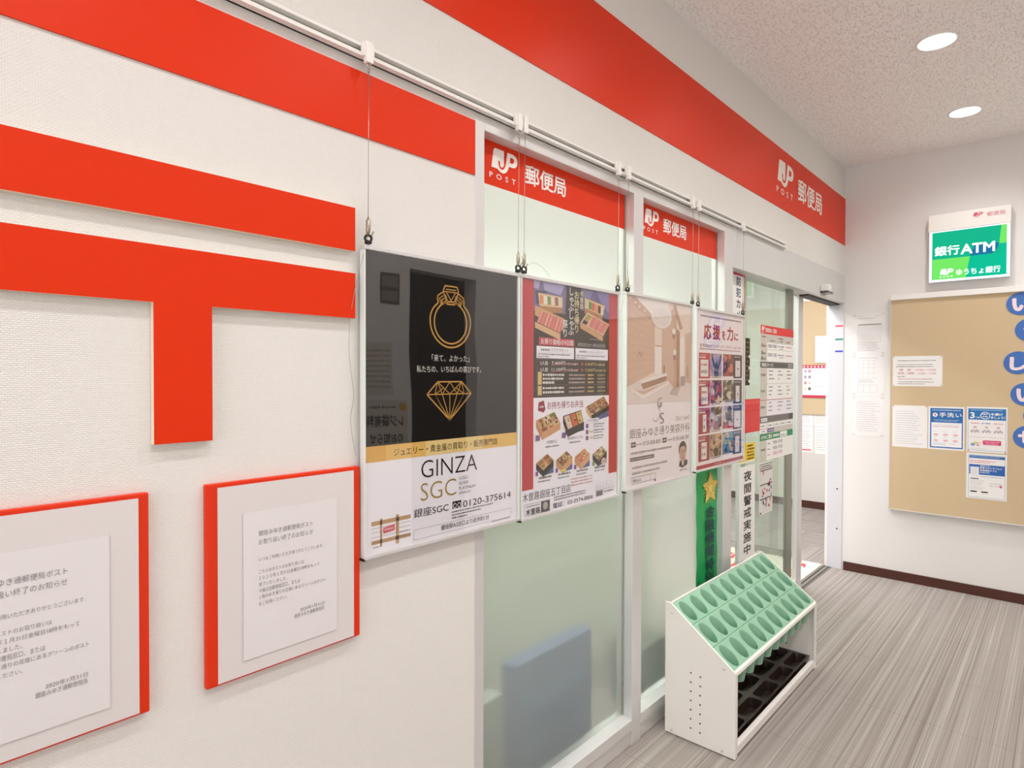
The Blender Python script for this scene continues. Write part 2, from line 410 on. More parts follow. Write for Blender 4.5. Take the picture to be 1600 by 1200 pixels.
# ================================================================== the room
X0, XE, YR, XI, YI = -3.0, 4.927, -2.2, 7.0, 3.6
def struct(mb, name, parent=None):
    o = mb.build(name, parent)
    if parent is None: o['kind'] = 'structure'
    return o
b = MB(); b.box(X0-.12, YR-.12, -.05, XE+.12, 0.118, 0, M_CARPET); struct(b, 'floor')
b = MB(); b.box(-0.6, 0.118, -.05, XI+.1, YI, 0, M_CARPET_IN); struct(b, 'floor.001')
b = MB(); b.box(X0-.12, YR-.12, CEIL, XE+.12, 0.06, CEIL+.06, M_CEIL)
o = struct(b, 'ceiling')
b = MB(); b.box(-0.6, 0.06, 2.75, XI+.1, YI, 2.8, M_CEIL); struct(b, 'ceiling.001')
b = MB()
b.box(X0-.12, 0, 0, 1.192, 0.118, CEIL, M_WALL); b.box(1.192, 0, 2.118, XE, 0.118, CEIL, M_WALL); struct(b, 'wall_left')
b = MB(); b.box(XE, YR-.12, 0, XE+.12, 0.0, CEIL, M_WALL_E); b.box(XE+.004, 0, 0, XE+.12, 0.118, CEIL, M_WALL_E); struct(b, 'wall_end')
# the facing wall with its dark doorway (seen mirrored in the black poster)
b = MB(); b.box(X0-.12, YR-.12, 0, 2.68, YR, CEIL, M_WALL_E); b.box(3.30, YR-.12, 0, XE, YR, CEIL, M_WALL_E); b.box(2.68, YR-.12, 2.13, 3.30, YR, CEIL, M_WALL_E)
struct(b, 'wall_right')
b = MB()
DARK = mat('dark_lobby_panel', '#26211d', 0.4)
b.box(2.2, YR-1.6, 0, 4.1, YR-1.5, 2.4, DARK); b.box(2.2, YR-1.5, 0, 2.3, YR-.12, 2.4, DARK); b.box(4.0, YR-1.5, 0, 4.1, YR-.12, 2.4, DARK); b.box(2.2, YR-1.6, 2.4, 4.1, YR-.12, 2.45, DARK); b.box(2.2, YR-1.6, -.05, 4.1, YR-.12, 0, DARK)
struct(b, 'wall_lobby')
# inner office shell
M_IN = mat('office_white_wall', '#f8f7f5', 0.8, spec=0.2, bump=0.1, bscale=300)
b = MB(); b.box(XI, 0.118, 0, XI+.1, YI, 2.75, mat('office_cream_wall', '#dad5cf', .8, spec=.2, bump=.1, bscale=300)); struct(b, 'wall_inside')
b = MB(); b.box(-0.6, YI-.1, 0, XI, YI, 2.75, M_IN); b.box(-0.7, 0.118, 0, -0.6, YI, 2.75, M_IN); b.box(XE+.12, 0.118, 0, XI, 0.128, 2.75, M_IN); struct(b, 'wall_inside.001')
b = MB(); b.box(XE-.012, YR, 0, XE, -.012, .062, M_BASE); struct(b, 'baseboard_end')
b = MB(); b.box(XI-.012, 0.128, 0, XI, YI-.1, .075, M_BASE); struct(b, 'baseboard_inside')

# ------------------------------------------------------------------ glazing
def pane_window(name, x0, x1, left, right, xl=None):
    """aluminium frame with one frosted pane; x0..x1 is the outer frame"""
    r = thing(name, None, None, ((x0+x1)/2, 0.04, 0)); r['kind'] = 'structure'
    b = MB(); b.box(x0, -.002, 0, x0+left, .08, 2.118, M_ALU, .002); b.build('window_frame', r)
    b = MB(); b.box(x1-right, -.002, 0, x1, .08, 2.118, M_ALU, .002); b.build('window_frame', r)
    b = MB(); b.box(x0+left, -.002, 2.087, x1-right, .08, 2.118, M_ALU, .002); b.build('window_frame', r)
    b = MB(); b.prism([(-.004, .06), (-.004, .100), (.036, .106), (.08, .106), (.08, .06)], 0, x0+left, x1-right, M_ALU); b.build('window_sill', r)
    b = MB(); b.box(x0+left, .004, 0, x1-right, .07, .058, M_ALU, .002); b.build('kick_plate', r)
    b = MB(); gx0, gx1 = x0+left, x1-right
    b.add([(gx0, .04, .10), (gx1, .04, .10), (gx1, .04, 2.09), (gx0, .04, 2.09)], [(0, 1, 2, 3)], M_FROST); b.build('glass_pane', r)
    b = MB(); g = mat('grey_gasket', '#97958a', .6)
    b.box(gx1-.003, .034, .10, gx1, .046, 2.09, g); b.box(gx0, .034, .10, gx0+.003, .046, 2.09, g); b.build('gasket', r)
    return r
w1 = pane_window('window_1', 1.192, 2.090, .036, .065)
w2 = pane_window('window_2', 2.090, 2.938, .002, .095)

d1 = thing('door_1', None, None, (3.9, .06, 0)); d1['kind'] = 'structure'
b = MB(); b.box(2.938, -.004, 1.931, XE, .118, 2.132, M_ALU_L, .003); b.build('transom_cover', d1)
b = MB(); b.box(4.2, .03, 1.922, XE, .10, 1.932, mat('dark_slot', '#1d1a17', .6)); b.build('track_slot', d1)
b = MB(); b.box(2.938, .05, 0, 3.055, .075, 1.93, M_ALU, .002); b.build('post', d1)
pan = MB(); pan.add([(3.055, .055, .06), (3.90, .055, .06), (3.90, .055, 1.93), (3.055, .055, 1.93)], [(0, 1, 2, 3)], M_GLASS); pan.build('fixed_pane', d1)
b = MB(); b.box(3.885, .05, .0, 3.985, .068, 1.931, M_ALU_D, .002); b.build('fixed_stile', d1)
b = MB(); b.box(3.055, .04, 0, 3.985, .075, .06, M_ALU, .002); b.build('fixed_rail', d1)
# the sliding leaf pushed open behind the fixed pane
lf = MB(); lf.box(4.195, .084, .012, 4.285, .114, 1.931, M_ALU, .002); leaf = lf.build('sliding_leaf', d1)
b = MB(); b.box(3.27, .084, .012, 3.33, .114, 1.931, M_ALU, .002); b.box(3.33, .084, .012, 4.195, .114, .08, M_ALU, .002); b.build('leaf_frame', leaf)
b = MB(); b.add([(3.33, .1, .08), (4.195, .1, .08), (4.195, .1, 1.93), (3.33, .1, 1.93)], [(0, 1, 2, 3)], M_GLASS); b.build('leaf_pane', leaf)
b = MB(); b.box(XE-.006, .0, 0, XE+.004, .1, 1.931, mat('lilac_grey_panel', '#d3d2d6', .45), .001)
for z in (.583, .292): b.disc((XE-.0065, .033, z), .006, (-1, 0, 0), mat('dark_hole', '#4a4038', .6))
b.build('jamb_panel', d1)
b = MB(); b.box(3.0, .068, 0.0, XE, .125, .004, mat('floor_track', '#8f8b85', .4, metal=.6))
b.box(3.0, .076, .004, XE, .086, .0045, M_BLACK); b.box(3.0, .106, .004, XE, .118, .0045, M_BLACK); b.build('floor_track', d1)
# height marks taped on the jamb
for z, c, n in ((1.770, '#e8576c', 'red'), (1.673, '#1e8a72', 'green'), (1.586, '#3a49c4', 'blue')):
    b = MB(); b.box(XE-.0066, .004, z-.006, XE-.006, .055, z+.006, ink(c)); o = b.build('tape_mark', None, (XE-.006, .03, z))
    tag(o, 'short %s tape mark on the grey door jamb' % n, 'tape', 'height marks on the door jamb')

# ================================================================== red lettering boards on the wall
b = MB(); b.box(-1.2, -.003, 2.349, XE-.001, 0, 2.683, M_RED)
f = b.build('fascia_sign', None, (1.9, 0, 2.349))
tag(f, 'long red fascia strip under the ceiling with white mark and characters', 'sign')
p = Print('w', -.0032); OFFW = ink('#f4ebe4'); FR = M_RED
jp_mark(p, 3.535, 2.478, 3.800, 2.617, OFFW, FR)
p.txt('POST', 3.520, 2.428, 3.787, 2.462, OFFW, w=.01, space=2.0)
p.txt('郵便局', 3.880, 2.452, 4.357, 2.588, OFFW, w=.018)
o = p.build('lettering', f); o['label'] = 'white mark and characters'
def board(name, pts, label):
    b = MB()
    bm = bmesh.new()
    fr = [bm.verts.new((x, -.016, z)) for x, z in pts]; bk = [bm.verts.new((x, -.001, z)) for x, z in pts]; n = len(pts)
    bm.faces.new(fr); bm.faces.new(bk[::-1])
    for i in range(n): bm.faces.new([fr[i], bk[i], bk[(i+1) % n], fr[(i+1) % n]])
    bmesh.ops.recalc_face_normals(bm, faces=bm.faces[:]); b.bm(bm, M_RED)
    b.mi(M_CREAM)
    for i, f in enumerate(b.f):
        ys = [b.v[k][1] for k in f]
        if max(ys)-min(ys) > .005: b.m[i] = 1
    xs = [q[0] for q in pts]; zs = [q[1] for q in pts]
    return tag(b.build(name, None, (sum(xs)/n, 0, min(zs))), label, 'sign')
b = MB(); b.box(-1.2, -.004, 1.954, 1.190, 0, 2.102, M_RED)
tag(b.build('red_stripe', None, (0, 0, 1.954)), 'thin red stripe ending at the window frame, just below the rail', 'sign')
board('red_bar', [(.067, 1.684), (.799, 1.684), (.799, 1.782), (.067, 1.782)], 'short raised red bar with cream edges above the T-shaped board')
board('red_letter_board', [(.067, 1.532), (.383, 1.532), (.383, 1.279), (.484, 1.279), (.484, 1.532), (.799, 1.532), (.799, 1.634), (.067, 1.634)], 'big raised red T-shaped board with cream edges')

# ------------------------------------------------------------------ the two red framed notices
LETTER = ['銀座みゆき通郵便局ポスト', 'お取り扱い終了のお知らせ', 'いつもご利用いただきありがとうございます。', 'こちらのポストのお取り扱いは', '２０２０年１月31日金曜日18時をもって',
          '終了いたしました。', '今後は当郵便局窓口、または', '１階みゆき通りの花壇にあるグリーンのポスト', 'をご利用ください。', '2020年1月31日', '銀座みゆき通郵便局長']
LPOS = [(.572, 1.080, .691, 1.091), (.572, 1.062, .691, 1.073), (.572, 1.029, .716, 1.037), (.572, 1.004, .670, 1.012), (.572, .991, .707, .999), (.572, .978, .632, .986),
        (.572, .965, .661, .974), (.572, .953, .720, .961), (.572, .939, .632, .947), (.661, .903, .718, .911), (.648, .892, .718, .901)]
def notice(dx, label, sub=0.0):
    t = thing('framed_notice', label, 'notice', (.642+dx, 0, .803), 'red framed notices below the red letter')
    b = MB(); b.box(.472+dx, -.014, .805, .812+dx, 0, 1.195, M_RED, .003); b.build('red_backing_board', t)['label'] = 'red backing board'
    b = MB(); b.box(.493+dx, -.0152, .809, .795+dx, -.0142, 1.187, mat('sheet_white', '#e3dddc', .6)); b.build('mount_sheet', t)
    p = Print('w', -.0172); p.sheet(.541+dx, .838+sub, .750+dx, 1.131+sub*.3, .0008, mat('letter_paper', '#e8e4e5', .65))
    k = ink('#75706e')
    for s, (u0, v0, u1, v1) in zip(LETTER, LPOS): p.txt(s, u0+dx, v0+sub*.5, u1+dx, v1+sub*.5, k, 2, w=-.008)
    L = p.build('letter', t); L['label'] = 'white printed letter'
    b = MB(); b.box(.472+dx, -.0186, .805, .812+dx, -.0182, 1.195, M_FILM); b.build('clear_cover', t)
    return t
notice(0, 'red framed white notice touching the black ring poster')
notice(-.437, 'red framed white notice cut by the picture edge, away from the black ring poster')

# ================================================================== picture rail, hangers
b = MB(); RAIL = mat('white_rail', '#f0ede8', .35)
b.box(-1.2, -.006, 2.128, 3.640, 0, 2.156, mat('rail_slot_grey', '#a5a39a', .5)); b.box(-1.2, -.022, 2.149, 3.640, 0, 2.156, RAIL, .001); b.box(-1.2, -.022, 2.128, 3.640, 0, 2.137, RAIL, .001)
tag(b.build('picture_rail', None, (1.2, 0, 2.128)), 'long white slotted picture rail fixed along the wall', 'rail')
def hanger_parts(t, tail):
    x, y, z0 = t.location; dz = .006 if 1.9 < x < 2.48 else 0
    b = MB(); b.box(x-.009, -.036, 2.112, x+.009, -.022, 2.160, M_PLAST, .002); b.box(x-.016, -.030, 2.126, x+.016, -.0205, 2.158, M_PLAST, .002); h = b.build('hook', t)
    b = MB(); b.torus((x, -.030, 2.106), .005, .0012, (0, 1, 0), M_STEEL); b.torus((x, -.030, 2.096), .004, .001, (1, 0, 0), M_STEEL); b.build('ring', t)
    b = MB(); b.tube([(x, -.030, 2.093), (x, -.027, 1.758)], .0008, M_STEEL, 6); b.build('wire', t)
    b = MB(); b.tube([(x, -.027, 1.764), (x, -.027, 1.759), (x, -.027, 1.757), (x, -.027, 1.735), (x-.002, -.027, 1.722)], [.002, .003, .0055, .0055, .003], M_NICKEL, 10); b.build('gripper', t)
    b = MB(); b.torus((x, -.027, 1.716), .0075, .003, (.35, 1, 0), M_BLACK); b.box(x-.006, -.034, 1.703+dz, x+.006, -.020, 1.711+dz, M_BLACK, .002); b.tube([(x+.006, -.03, 1.72), (x+.012, -.03, 1.733)], .0018, M_NICKEL, 6); b.build('clamp', t)
    if tail:
        b = MB(); b.tube([(x+dx, -.03+dy, z) for dx, dy, z in tail], .0006, M_STEEL, 5); b.build('loose_wire', t)
def curve(pts, n=8):
    out = []; P = [pts[0]]+pts+[pts[-1]]
    for i in range(1, len(P)-2):
        for k in range(n):
            t = k/n
            out.append(tuple(.5*((2*P[i][j])+(-P[i-1][j]+P[i+1][j])*t+(2*P[i-1][j]-5*P[i][j]+4*P[i+1][j]-P[i+2][j])*t*t+(-P[i-1][j]+3*P[i][j]-3*P[i+1][j]+P[i+2][j])*t**3) for j in range(3)))
    return out+[pts[-1]]
tails = {0: curve([(0, .004, 1.72), (-.016, .006, 1.66), (-.036, .014, 1.56), (-.040, .02, 1.46), (-.028, .02, 1.36), (-.036, .02, 1.30), (-.024, .018, 1.22)]),
         2: curve([(.004, 0, 1.722), (.03, -.004, 1.738), (.065, -.004, 1.735), (.10, -.002, 1.719), (.115, -.002, 1.706)]),
         4: curve([(-.004, 0, 1.712), (-.03, .006, 1.66), (-.05, .01, 1.62)])}
HANG = [(.826, 'left end of the black ring poster'), (1.342, 'right end of the black ring poster'), (1.368, 'left end of the food price poster'), (1.874, 'right end of the food price poster'),
        (1.939, 'left end of the pink lobby poster'), (2.454, 'right end of the pink lobby poster'), (2.509, 'left end of the photo grid poster'), (2.998, 'right end of the photo grid poster')]
for i, (x, s) in enumerate(HANG):
    t = thing('wire_hanger', 'thin wire hanger with black clamp holding the '+s, 'hanger', (x, -.027, 1.70), 'wire hangers on the picture rail')
    hanger_parts(t, tails.get(i))

# ================================================================== the four hanging posters
GRP = 'posters hanging from the picture rail'
def poster(label, x0, x1, z0, z1, name='hanging_poster', top_label=None):
    t = thing(name, label, 'poster', ((x0+x1)/2, -.02, z0), GRP)
    b = MB(); b.box(x0, -.029, z1-.011, x1, -.009, z1, M_ALU, .002); b.build('top_rail', t)
    b = MB(); b.box(x0, -.029, z0, x1, -.009, z0+.010, M_ALU, .002); b.box(x0-.002, -.028, z0-.002, x0+.006, -.010, z0+.004, M_BLACK, .001); b.build('bottom_rail', t)
    b = MB(); e = mat('clear_edge', '#dfe3df', .25)
    b.box(x0, -.027, z0+.010, x0+.004, -.010, z1-.011, e); b.build('side_channel', t); b = MB(); b.box(x1-.010, -.027, z0+.010, x1, -.010, z1-.011, e); b.build('side_channel', t)
    b = MB(); b.box(x0+.004, -.0268, z0+.010, x1-.010, -.0262, z1-.011, M_SLEEVE); b.build('clear_sleeve', t)
    return t

# ---- 1: black and white ring poster
t = poster('black and white poster with a gold outlined ring and diamond', .815, 1.352, .978, 1.702)
p = Print('w', -.0215); PW = mat('poster_white', '#fcf9ff', .5)
x0, x1 = .819, 1.342; p.sheet(x0, .988, x1, 1.691, .009, PW)
BLK = ink('#14110f', .3); GOLD = ink('#d8a558'); GOLDL = ink('#f0c56c'); TXTK = ink('#201c1b'); WHT = ink('#f2efe9')
p.rect(x0, 1.238, x1, 1.691, BLK, 1)
p.rect(x0, 1.201, x1, 1.238, GOLDL, 1); p.rect(x0+.18, 1.201, x1-.14, 1.238, ink('#f5d992'), 2); p.rect(x0, 1.201, x0+.06, 1.238, ink('#e8b455'), 2)
E2 = [(1.0845+.0705*math.cos(math.radians(a)), 1.545+.069*math.sin(math.radians(a))*(1.0 if math.sin(math.radians(a)) < 0 else .8)) for a in range(128, 413, 6)]
p.stroke([(1.0375, 1.603)]+E2[0:]+[(1.1315, 1.603)], .0042, GOLD, 2)
p.stroke([(1.0845+.0565*math.cos(math.radians(a)), 1.5405+.0545*math.sin(math.radians(a))) for a in range(0, 360, 8)], .0042, GOLD, 2, True)
p.seg([(1.0375, 1.604), (1.052, 1.589)], .0036, GOLD, 2); p.seg([(1.1315, 1.604), (1.118, 1.589)], .0036, GOLD, 2)
p.seg([(1.064, 1.635), (1.106, 1.635), (1.111, 1.622), (1.098, 1.588), (1.071, 1.588), (1.058, 1.622), (1.064, 1.635)], .0036, GOLD, 2)
p.seg([(1.068, 1.626), (1.102, 1.626)], .0026, GOLD, 2); p.seg([(1.062, 1.620), (1.108, 1.620)], .0026, GOLD, 2)
p.seg([(1.068, 1.620), (1.085, 1.598), (1.101, 1.620)], .0026, GOLD, 2); p.seg([(1.066, 1.612), (1.075, 1.590)], .0026, GOLD, 2); p.seg([(1.103, 1.612), (1.095, 1.590)], .0026, GOLD, 2)
for sg in (-1, 1):
    q = lambda x: 1.0845+sg*x
    p.seg([(q(.027), 1.618), (q(.046), 1.607), (q(.041), 1.598), (q(.020), 1.590)], .0034, GOLD, 2)
    for k in range(3): p.seg([(q(.026-.003*k), 1.609-.007*k), (q(.042-.003*k), 1.599-.006*k)], .0026, GOLD, 2)
p.txt('「来て、よかった」', 1.020, 1.439, 1.151, 1.457, WHT)
p.txt('私たちの、いちばんの喜びです。', .971, 1.411, 1.196, 1.428, WHT)
# diamond
TP = [(1.039, 1.387), (1.081, 1.387), (1.123, 1.387)]; GR = [(1.004, 1.355), (1.030, 1.355), (1.055, 1.355), (1.081, 1.355), (1.107, 1.355), (1.132, 1.355), (1.158, 1.355)]; AP = (1.081, 1.287)
p.seg([TP[0], TP[2], GR[6], AP, GR[0], TP[0]], .0036, GOLD, 2); p.seg([GR[0], GR[6]], .003, GOLD, 2)
for a, c in ((TP[0], GR[1]), (TP[0], GR[2]), (GR[1], (1.060, 1.371)), (TP[1], GR[2]), (TP[1], GR[4]), ((1.060, 1.371), GR[3]), ((1.102, 1.371), GR[3]), (TP[2], GR[4]), (TP[2], GR[5]), ((1.060, 1.371), TP[0]), ((1.102, 1.371), TP[2]), (GR[5], (1.102, 1.371))):
    p.seg([a, c], .0024, GOLD, 2)
for g in GR[1:6]: p.seg([g, AP], .0024, GOLD, 2)
p.seg([GR[1], (1.055, 1.32)], .002, GOLD, 2); p.seg([GR[5], (1.107, 1.32)], .002, GOLD, 2)
p.txt('ジュエリー・貴金属の買取り・販売専門店', .901, 1.209, 1.261, 1.228, TXTK, 3)
p.txt('GINZA', .986, 1.146, 1.181, 1.190, TXTK, w=-.012)
p.txt('SGC', .984, 1.089, 1.104, 1.133, ink('#ad9049'), w=-.012)
for i, s in enumerate(('GOLD', 'SILVER', 'PLATINUM', 'JEWELRY')):
    p.txt(s, 1.114, 1.127-.0136*i, 1.114+(.032, .034, .060, .044)[i], 1.135-.0136*i, ink('#5a5654'), w=-.01)
p.txt('銀座SGC', .962, 1.050, 1.077, 1.072, TXTK)
p.rect(1.091, 1.053, 1.122, 1.072, TXTK, 2); p.stroke([(1.099+.005*math.cos(a/4), 1.0605+.006*math.sin(a/4)) for a in range(25)], .002, PW, 3); p.stroke([(1.114+.005*math.cos(a/4), 1.0605+.006*math.sin(a/4)) for a in range(25)], .002, PW, 3)
p.txt('0120-375614', 1.129, 1.051, 1.318, 1.069, TXTK)
GY = ink('#6f6a69')
for i in range(3): p.fine(1.088, 1.0425-.008*i, 1.245-.05*i, .0045, GY)
p.frame(.962, .995, 1.319, 1.021, .0012, ink('#c4c0bf'))
p.txt('銀座駅A2出口より徒歩約1分', 1.052, 1.003, 1.228, 1.017, TXTK)
p.fine(1.24, .992, 1.315, .0028, GY)
TAN = ink('#c49a66')
p.rect(.838, 1.052, .953, 1.062, TAN); p.rect(.862, 1.0, .868, 1.066, TAN); p.rect(.908, .998, .917, 1.068, TAN); p.rect(.838, 1.008, .953, 1.017, TAN, 1)
for z in (1.045, 1.035, 1.024): p.rect(.838, z, .953, z+.0012, ink('#b7b2b1'), 1)
p.poly([(.871, 1.029), (.904, 1.032), (.904, 1.047), (.871, 1.043)], ink('#e0566a'), 2); p.fine(.875, 1.036, .9, .004, WHT, 3)
for z in (1.011, 1.0): p.fine(.842, z, .86, .003, GY, 2); p.fine(.92, z+.012, .95, .003, GY, 2)
p.build('print', t)

# ---- 2: food price poster
t = poster('red bordered poster of takeaway beef boxes with price table', 1.357, 1.890, .972, 1.702)
p = Print('w', -.0215); x0, x1 = 1.361, 1.880; p.sheet(x0, .982, x1, 1.691, .009, PW)
PRED = ink('#c8343c'); PDK = ink('#3a302b'); CRM = ink('#ece0b4')
p.rect(x0, 1.061, 1.419, 1.691, PRED); p.rect(1.828, 1.061, x1, 1.691, PRED); p.rect(1.419, 1.336, 1.828, 1.691, PDK); p.rect(1.423, 1.061, 1.828, 1.336, PW, 1)
def wagyu(q, n, l):
    """marbled slices laid in the quad q"""
    A, B, C_, D_ = q
    p.poly(q, ink('#d9786c'), l)
    for i in range(n):
        t0, t1 = (i+.12)/n, (i+.55)/n
        L = lambda P_, Q_, t_: (P_[0]+(Q_[0]-P_[0])*t_, P_[1]+(Q_[1]-P_[1])*t_)
        p.poly([L(A, B, t0), L(A, B, t1), L(D_, C_, t1), L(D_, C_, t0)], ink(('#eba79a', '#e28d80', '#f0b7a8')[i % 3]), l+1)
LAV = ink('#8f84b8'); LAVL = ink('#b3abd2'); WOOD = ink('#d9a877'); WOODD = ink('#b98457')
p.poly([(1.419, 1.691), (1.58, 1.691), (1.575, 1.60), (1.419, 1.60)], ink('#7b7396'), 2); p.poly([(1.46, 1.691), (1.57, 1.691), (1.55, 1.657), (1.47, 1.665)], LAVL, 3); p.poly([(1.419, 1.691), (1.45, 1.691), (1.44, 1.665), (1.419, 1.668)], LAVL, 3); p.poly([(1.425, 1.66), (1.48, 1.665), (1.478, 1.63), (1.43, 1.62)], ink('#584a68'), 3)
p.poly([(1.438, 1.655), (1.56, 1.652), (1.56, 1.618), (1.446, 1.616)], ink('#e6c79d'), 4)
for i, c in enumerate(('#e8955a', '#f2efe4', '#7f9a4e', '#efe6cc', '#9c6a52', '#e9dcc0')):
    u = 1.446+.0185*i; p.poly([(u, 1.648), (u+.016, 1.648), (u+.017, 1.624), (u+.002, 1.622)], ink(c), 5)
p.poly([(1.446, 1.616), (1.56, 1.618), (1.556, 1.600), (1.452, 1.598)], WOODD, 4)
p.poly([(1.423, 1.616), (1.568, 1.585), (1.562, 1.545), (1.423, 1.586)], WOOD, 5)
wagyu([(1.452, 1.600), (1.566, 1.580), (1.548, 1.538), (1.432, 1.566)], 7, 6)
p.poly([(1.423, 1.566), (1.548, 1.536), (1.548, 1.516), (1.423, 1.548)], ink('#e3b98b'), 6)
p.poly([(1.66, 1.691), (1.828, 1.691), (1.828, 1.60), (1.66, 1.62)], ink('#6f688f'), 2); p.poly([(1.745, 1.691), (1.826, 1.691), (1.826, 1.62), (1.775, 1.655)], LAV, 3); p.poly([(1.665, 1.690), (1.73, 1.690), (1.71, 1.66), (1.67, 1.665)], ink('#8b86ad'), 3)
p.poly([(1.68, 1.662), (1.80, 1.645), (1.785, 1.610), (1.68, 1.628)], ink('#e9c493'), 4)
for i, c in enumerate(('#d8d3a0', '#5d9149', '#d86a55', '#e9a070', '#4a3f35', '#ead9b8')):
    u = 1.686+.018*i; p.poly([(u, 1.655-.003*i), (u+.016, 1.653-.003*i), (u+.015, 1.628-.003*i), (u-.001, 1.630-.003*i)], ink(c), 5)
p.poly([(1.68, 1.628), (1.785, 1.610), (1.783, 1.593), (1.68, 1.610)], WOODD, 4)
p.poly([(1.695, 1.615), (1.828, 1.583), (1.788, 1.540), (1.655, 1.578)], ink('#e8c9a4'), 5)
wagyu([(1.726, 1.604), (1.822, 1.581), (1.786, 1.546), (1.700, 1.570)], 9, 6)
p.poly([(1.698, 1.609), (1.722, 1.603), (1.700, 1.585), (1.676, 1.590)], ink('#b9a15a'), 6); p.poly([(1.676, 1.590), (1.700, 1.583), (1.688, 1.572), (1.663, 1.578)], ink('#57424a'), 6)
p.poly([(1.655, 1.578), (1.788, 1.538), (1.786, 1.522), (1.655, 1.560)], WOOD, 5)
p.vtxt('しゃぶしゃぶ', 1.604, 1.688, .030, .0255, WHT, 8, w=.012); p.vtxt('祭り', 1.572, 1.583, .029, .029, WHT, 8, w=.015); p.vtxt('お持ち帰り', 1.634, 1.680, .029, .0275, CRM, 8, w=.012); p.vtxt('木曽路', 1.661, 1.684, .020, .021, CRM, 8, w=.01)
p.rect(1.443, 1.497, 1.623, 1.521, ink('#cf3f4c'), 3); p.txt('お祭り価格の9日間', 1.452, 1.500, 1.617, 1.518, WHT, 4, w=.012)
p.txt('8月22日(土)～8月30日(日)', 1.643, 1.498, 1.803, 1.513, ink('#d9d2cc'), 4); p.fine(1.71, 1.524, 1.79, .005, ink('#a39a94'), 4)
for u0, u1, s in ((1.432, 1.622, 'すきやきセット'), (1.630, 1.820, 'しゃぶしゃぶセット')):
    p.rect(u0, 1.457, u1, 1.494, PW, 3); p.txt(s, u0+.07, 1.478, u1-.03, 1.489, GY, 4); p.fine(u0+.022, 1.479, u0+.065, .008, GY, 4); p.fine(u0+.005, 1.467, u1-.02, .005, GY, 4); p.fine(u0+.005, 1.460, u0+.06, .004, GY, 4); p.rect(u0+.006, 1.4745, u1-.006, 1.4752, ink('#c9c4c0'), 4)
YEL = ink('#dfc87f'); RD2 = ink('#b23138')
p.txt('2人前', 1.449, 1.436, 1.487, 1.449, WHT, 4, w=.01); p.txt('3人前', 1.449, 1.416, 1.487, 1.429, WHT, 4, w=.01)
for z, a, c in ((1.436, '7,400円', '5,000円'), (1.416, '11,100円', '7,500円')):
    p.txt(a, 1.505, z, 1.575, z+.013, WHT, 4, w=.006); p.fine(1.58, z+.001, 1.645, .009, ink('#cfc8c0'), 4); p.stroke([(1.505, z-.001), (1.65, z+.010)], .0016, RD2, 5)
    p.poly([(1.662, z), (1.676, z+.006), (1.662, z+.012)], ink('#d9565c'), 4); p.txt(c, 1.683, z, 1.742, z+.012, YEL, 4, w=.006); p.fine(1.748, z+.001, 1.808, .009, ink('#bda977'), 4)
p.frame(1.434, 1.341, 1.82, 1.454, .001, ink('#8d8076'), 3)
p.rect(1.438, 1.376, 1.457, 1.415, ink('#dfc27a'), 4); p.rect(1.438, 1.344, 1.457, 1.372, ink('#dfc27a'), 4)
for i, z in enumerate((1.402, 1.390, 1.378, 1.361, 1.348)):
    p.fine(1.462, z, 1.57-(.05 if i == 2 else 0), .008, WHT, 4, gap=.2); p.fine(1.595, z, 1.683, .007, ink('#cbb9b2'), 4, gap=.2); p.fine(1.70, z, 1.735, .007, YEL, 4, gap=.1); p.fine(1.755, z, 1.805, .007, ink('#b9a67d'), 4)
    p.poly([(1.688, z+.001), (1.696, z+.004), (1.688, z+.008)], RD2, 4)
p.rect(1.438, 1.3735, 1.815, 1.3745, ink('#8d8076'), 4)
# lower half: boxed meals
MAR = ink('#9c2a38')
p.poly([(1.443, 1.322), (1.468, 1.327), (1.476, 1.300), (1.467, 1.290), (1.440, 1.297)], MAR, 2); p.fine(1.447, 1.305, 1.468, .006, WHT, 3)
p.txt('お持ち帰りお弁当', 1.485, 1.299, 1.673, 1.323, MAR, 2, w=.006)
def bento(q, cols, side, l=3, grid=(3, 2)):
    A, B, C_, D_ = q   # far-left, far-right, near-right, near-left of the opening
    h = side[0]; p.poly([D_, C_, (C_[0], C_[1]-h), (D_[0], D_[1]-h)], ink(side[1]), l); p.poly([A, D_, (D_[0], D_[1]-h), (A[0], A[1]-h)], ink(side[2]), l)
    p.poly(q, ink(side[3]), l+1)
    def at(s_, t_):
        a = (A[0]+(B[0]-A[0])*s_, A[1]+(B[1]-A[1])*s_); c = (D_[0]+(C_[0]-D_[0])*s_, D_[1]+(C_[1]-D_[1])*s_)
        return (a[0]+(c[0]-a[0])*t_, a[1]+(c[1]-a[1])*t_)
    nx, ny = grid; k = 0
    for i in range(nx):
        for j in range(ny):
            g = .06
            p.poly([at((i+g)/nx, (j+g)/ny), at((i+1-g)/nx, (j+g)/ny), at((i+1-g)/nx, (j+1-g)/ny), at((i+g)/nx, (j+1-g)/ny)], ink(cols[k % len(cols)]), l+2)
            for _ in range(4):
                u, v = at((i+random.uniform(.2, .8))/nx, (j+random.uniform(.2, .8))/ny); p.ell(u, v, random.uniform(.003, .006), random.uniform(.002, .004), ink(random.choice(('#e8cf8a', '#8a9a4a', '#c65b3f', '#7b4a30', '#f0e4cf'))), l+3, 8)
            k += 1
BL = '#54608f'
for q in ([(1.43, 1.215), (1.555, 1.215), (1.555, 1.20), (1.43, 1.20)], [(1.56, 1.21), (1.68, 1.24), (1.68, 1.215), (1.60, 1.203)], [(1.72, 1.262), (1.828, 1.29), (1.828, 1.262), (1.77, 1.25)]): pass
p.poly([(1.575, 1.225), (1.68, 1.25), (1.68, 1.222), (1.575, 1.212)], ink(BL), 2); p.poly([(1.74, 1.275), (1.828, 1.29), (1.828, 1.262), (1.76, 1.252)], ink(BL), 2)
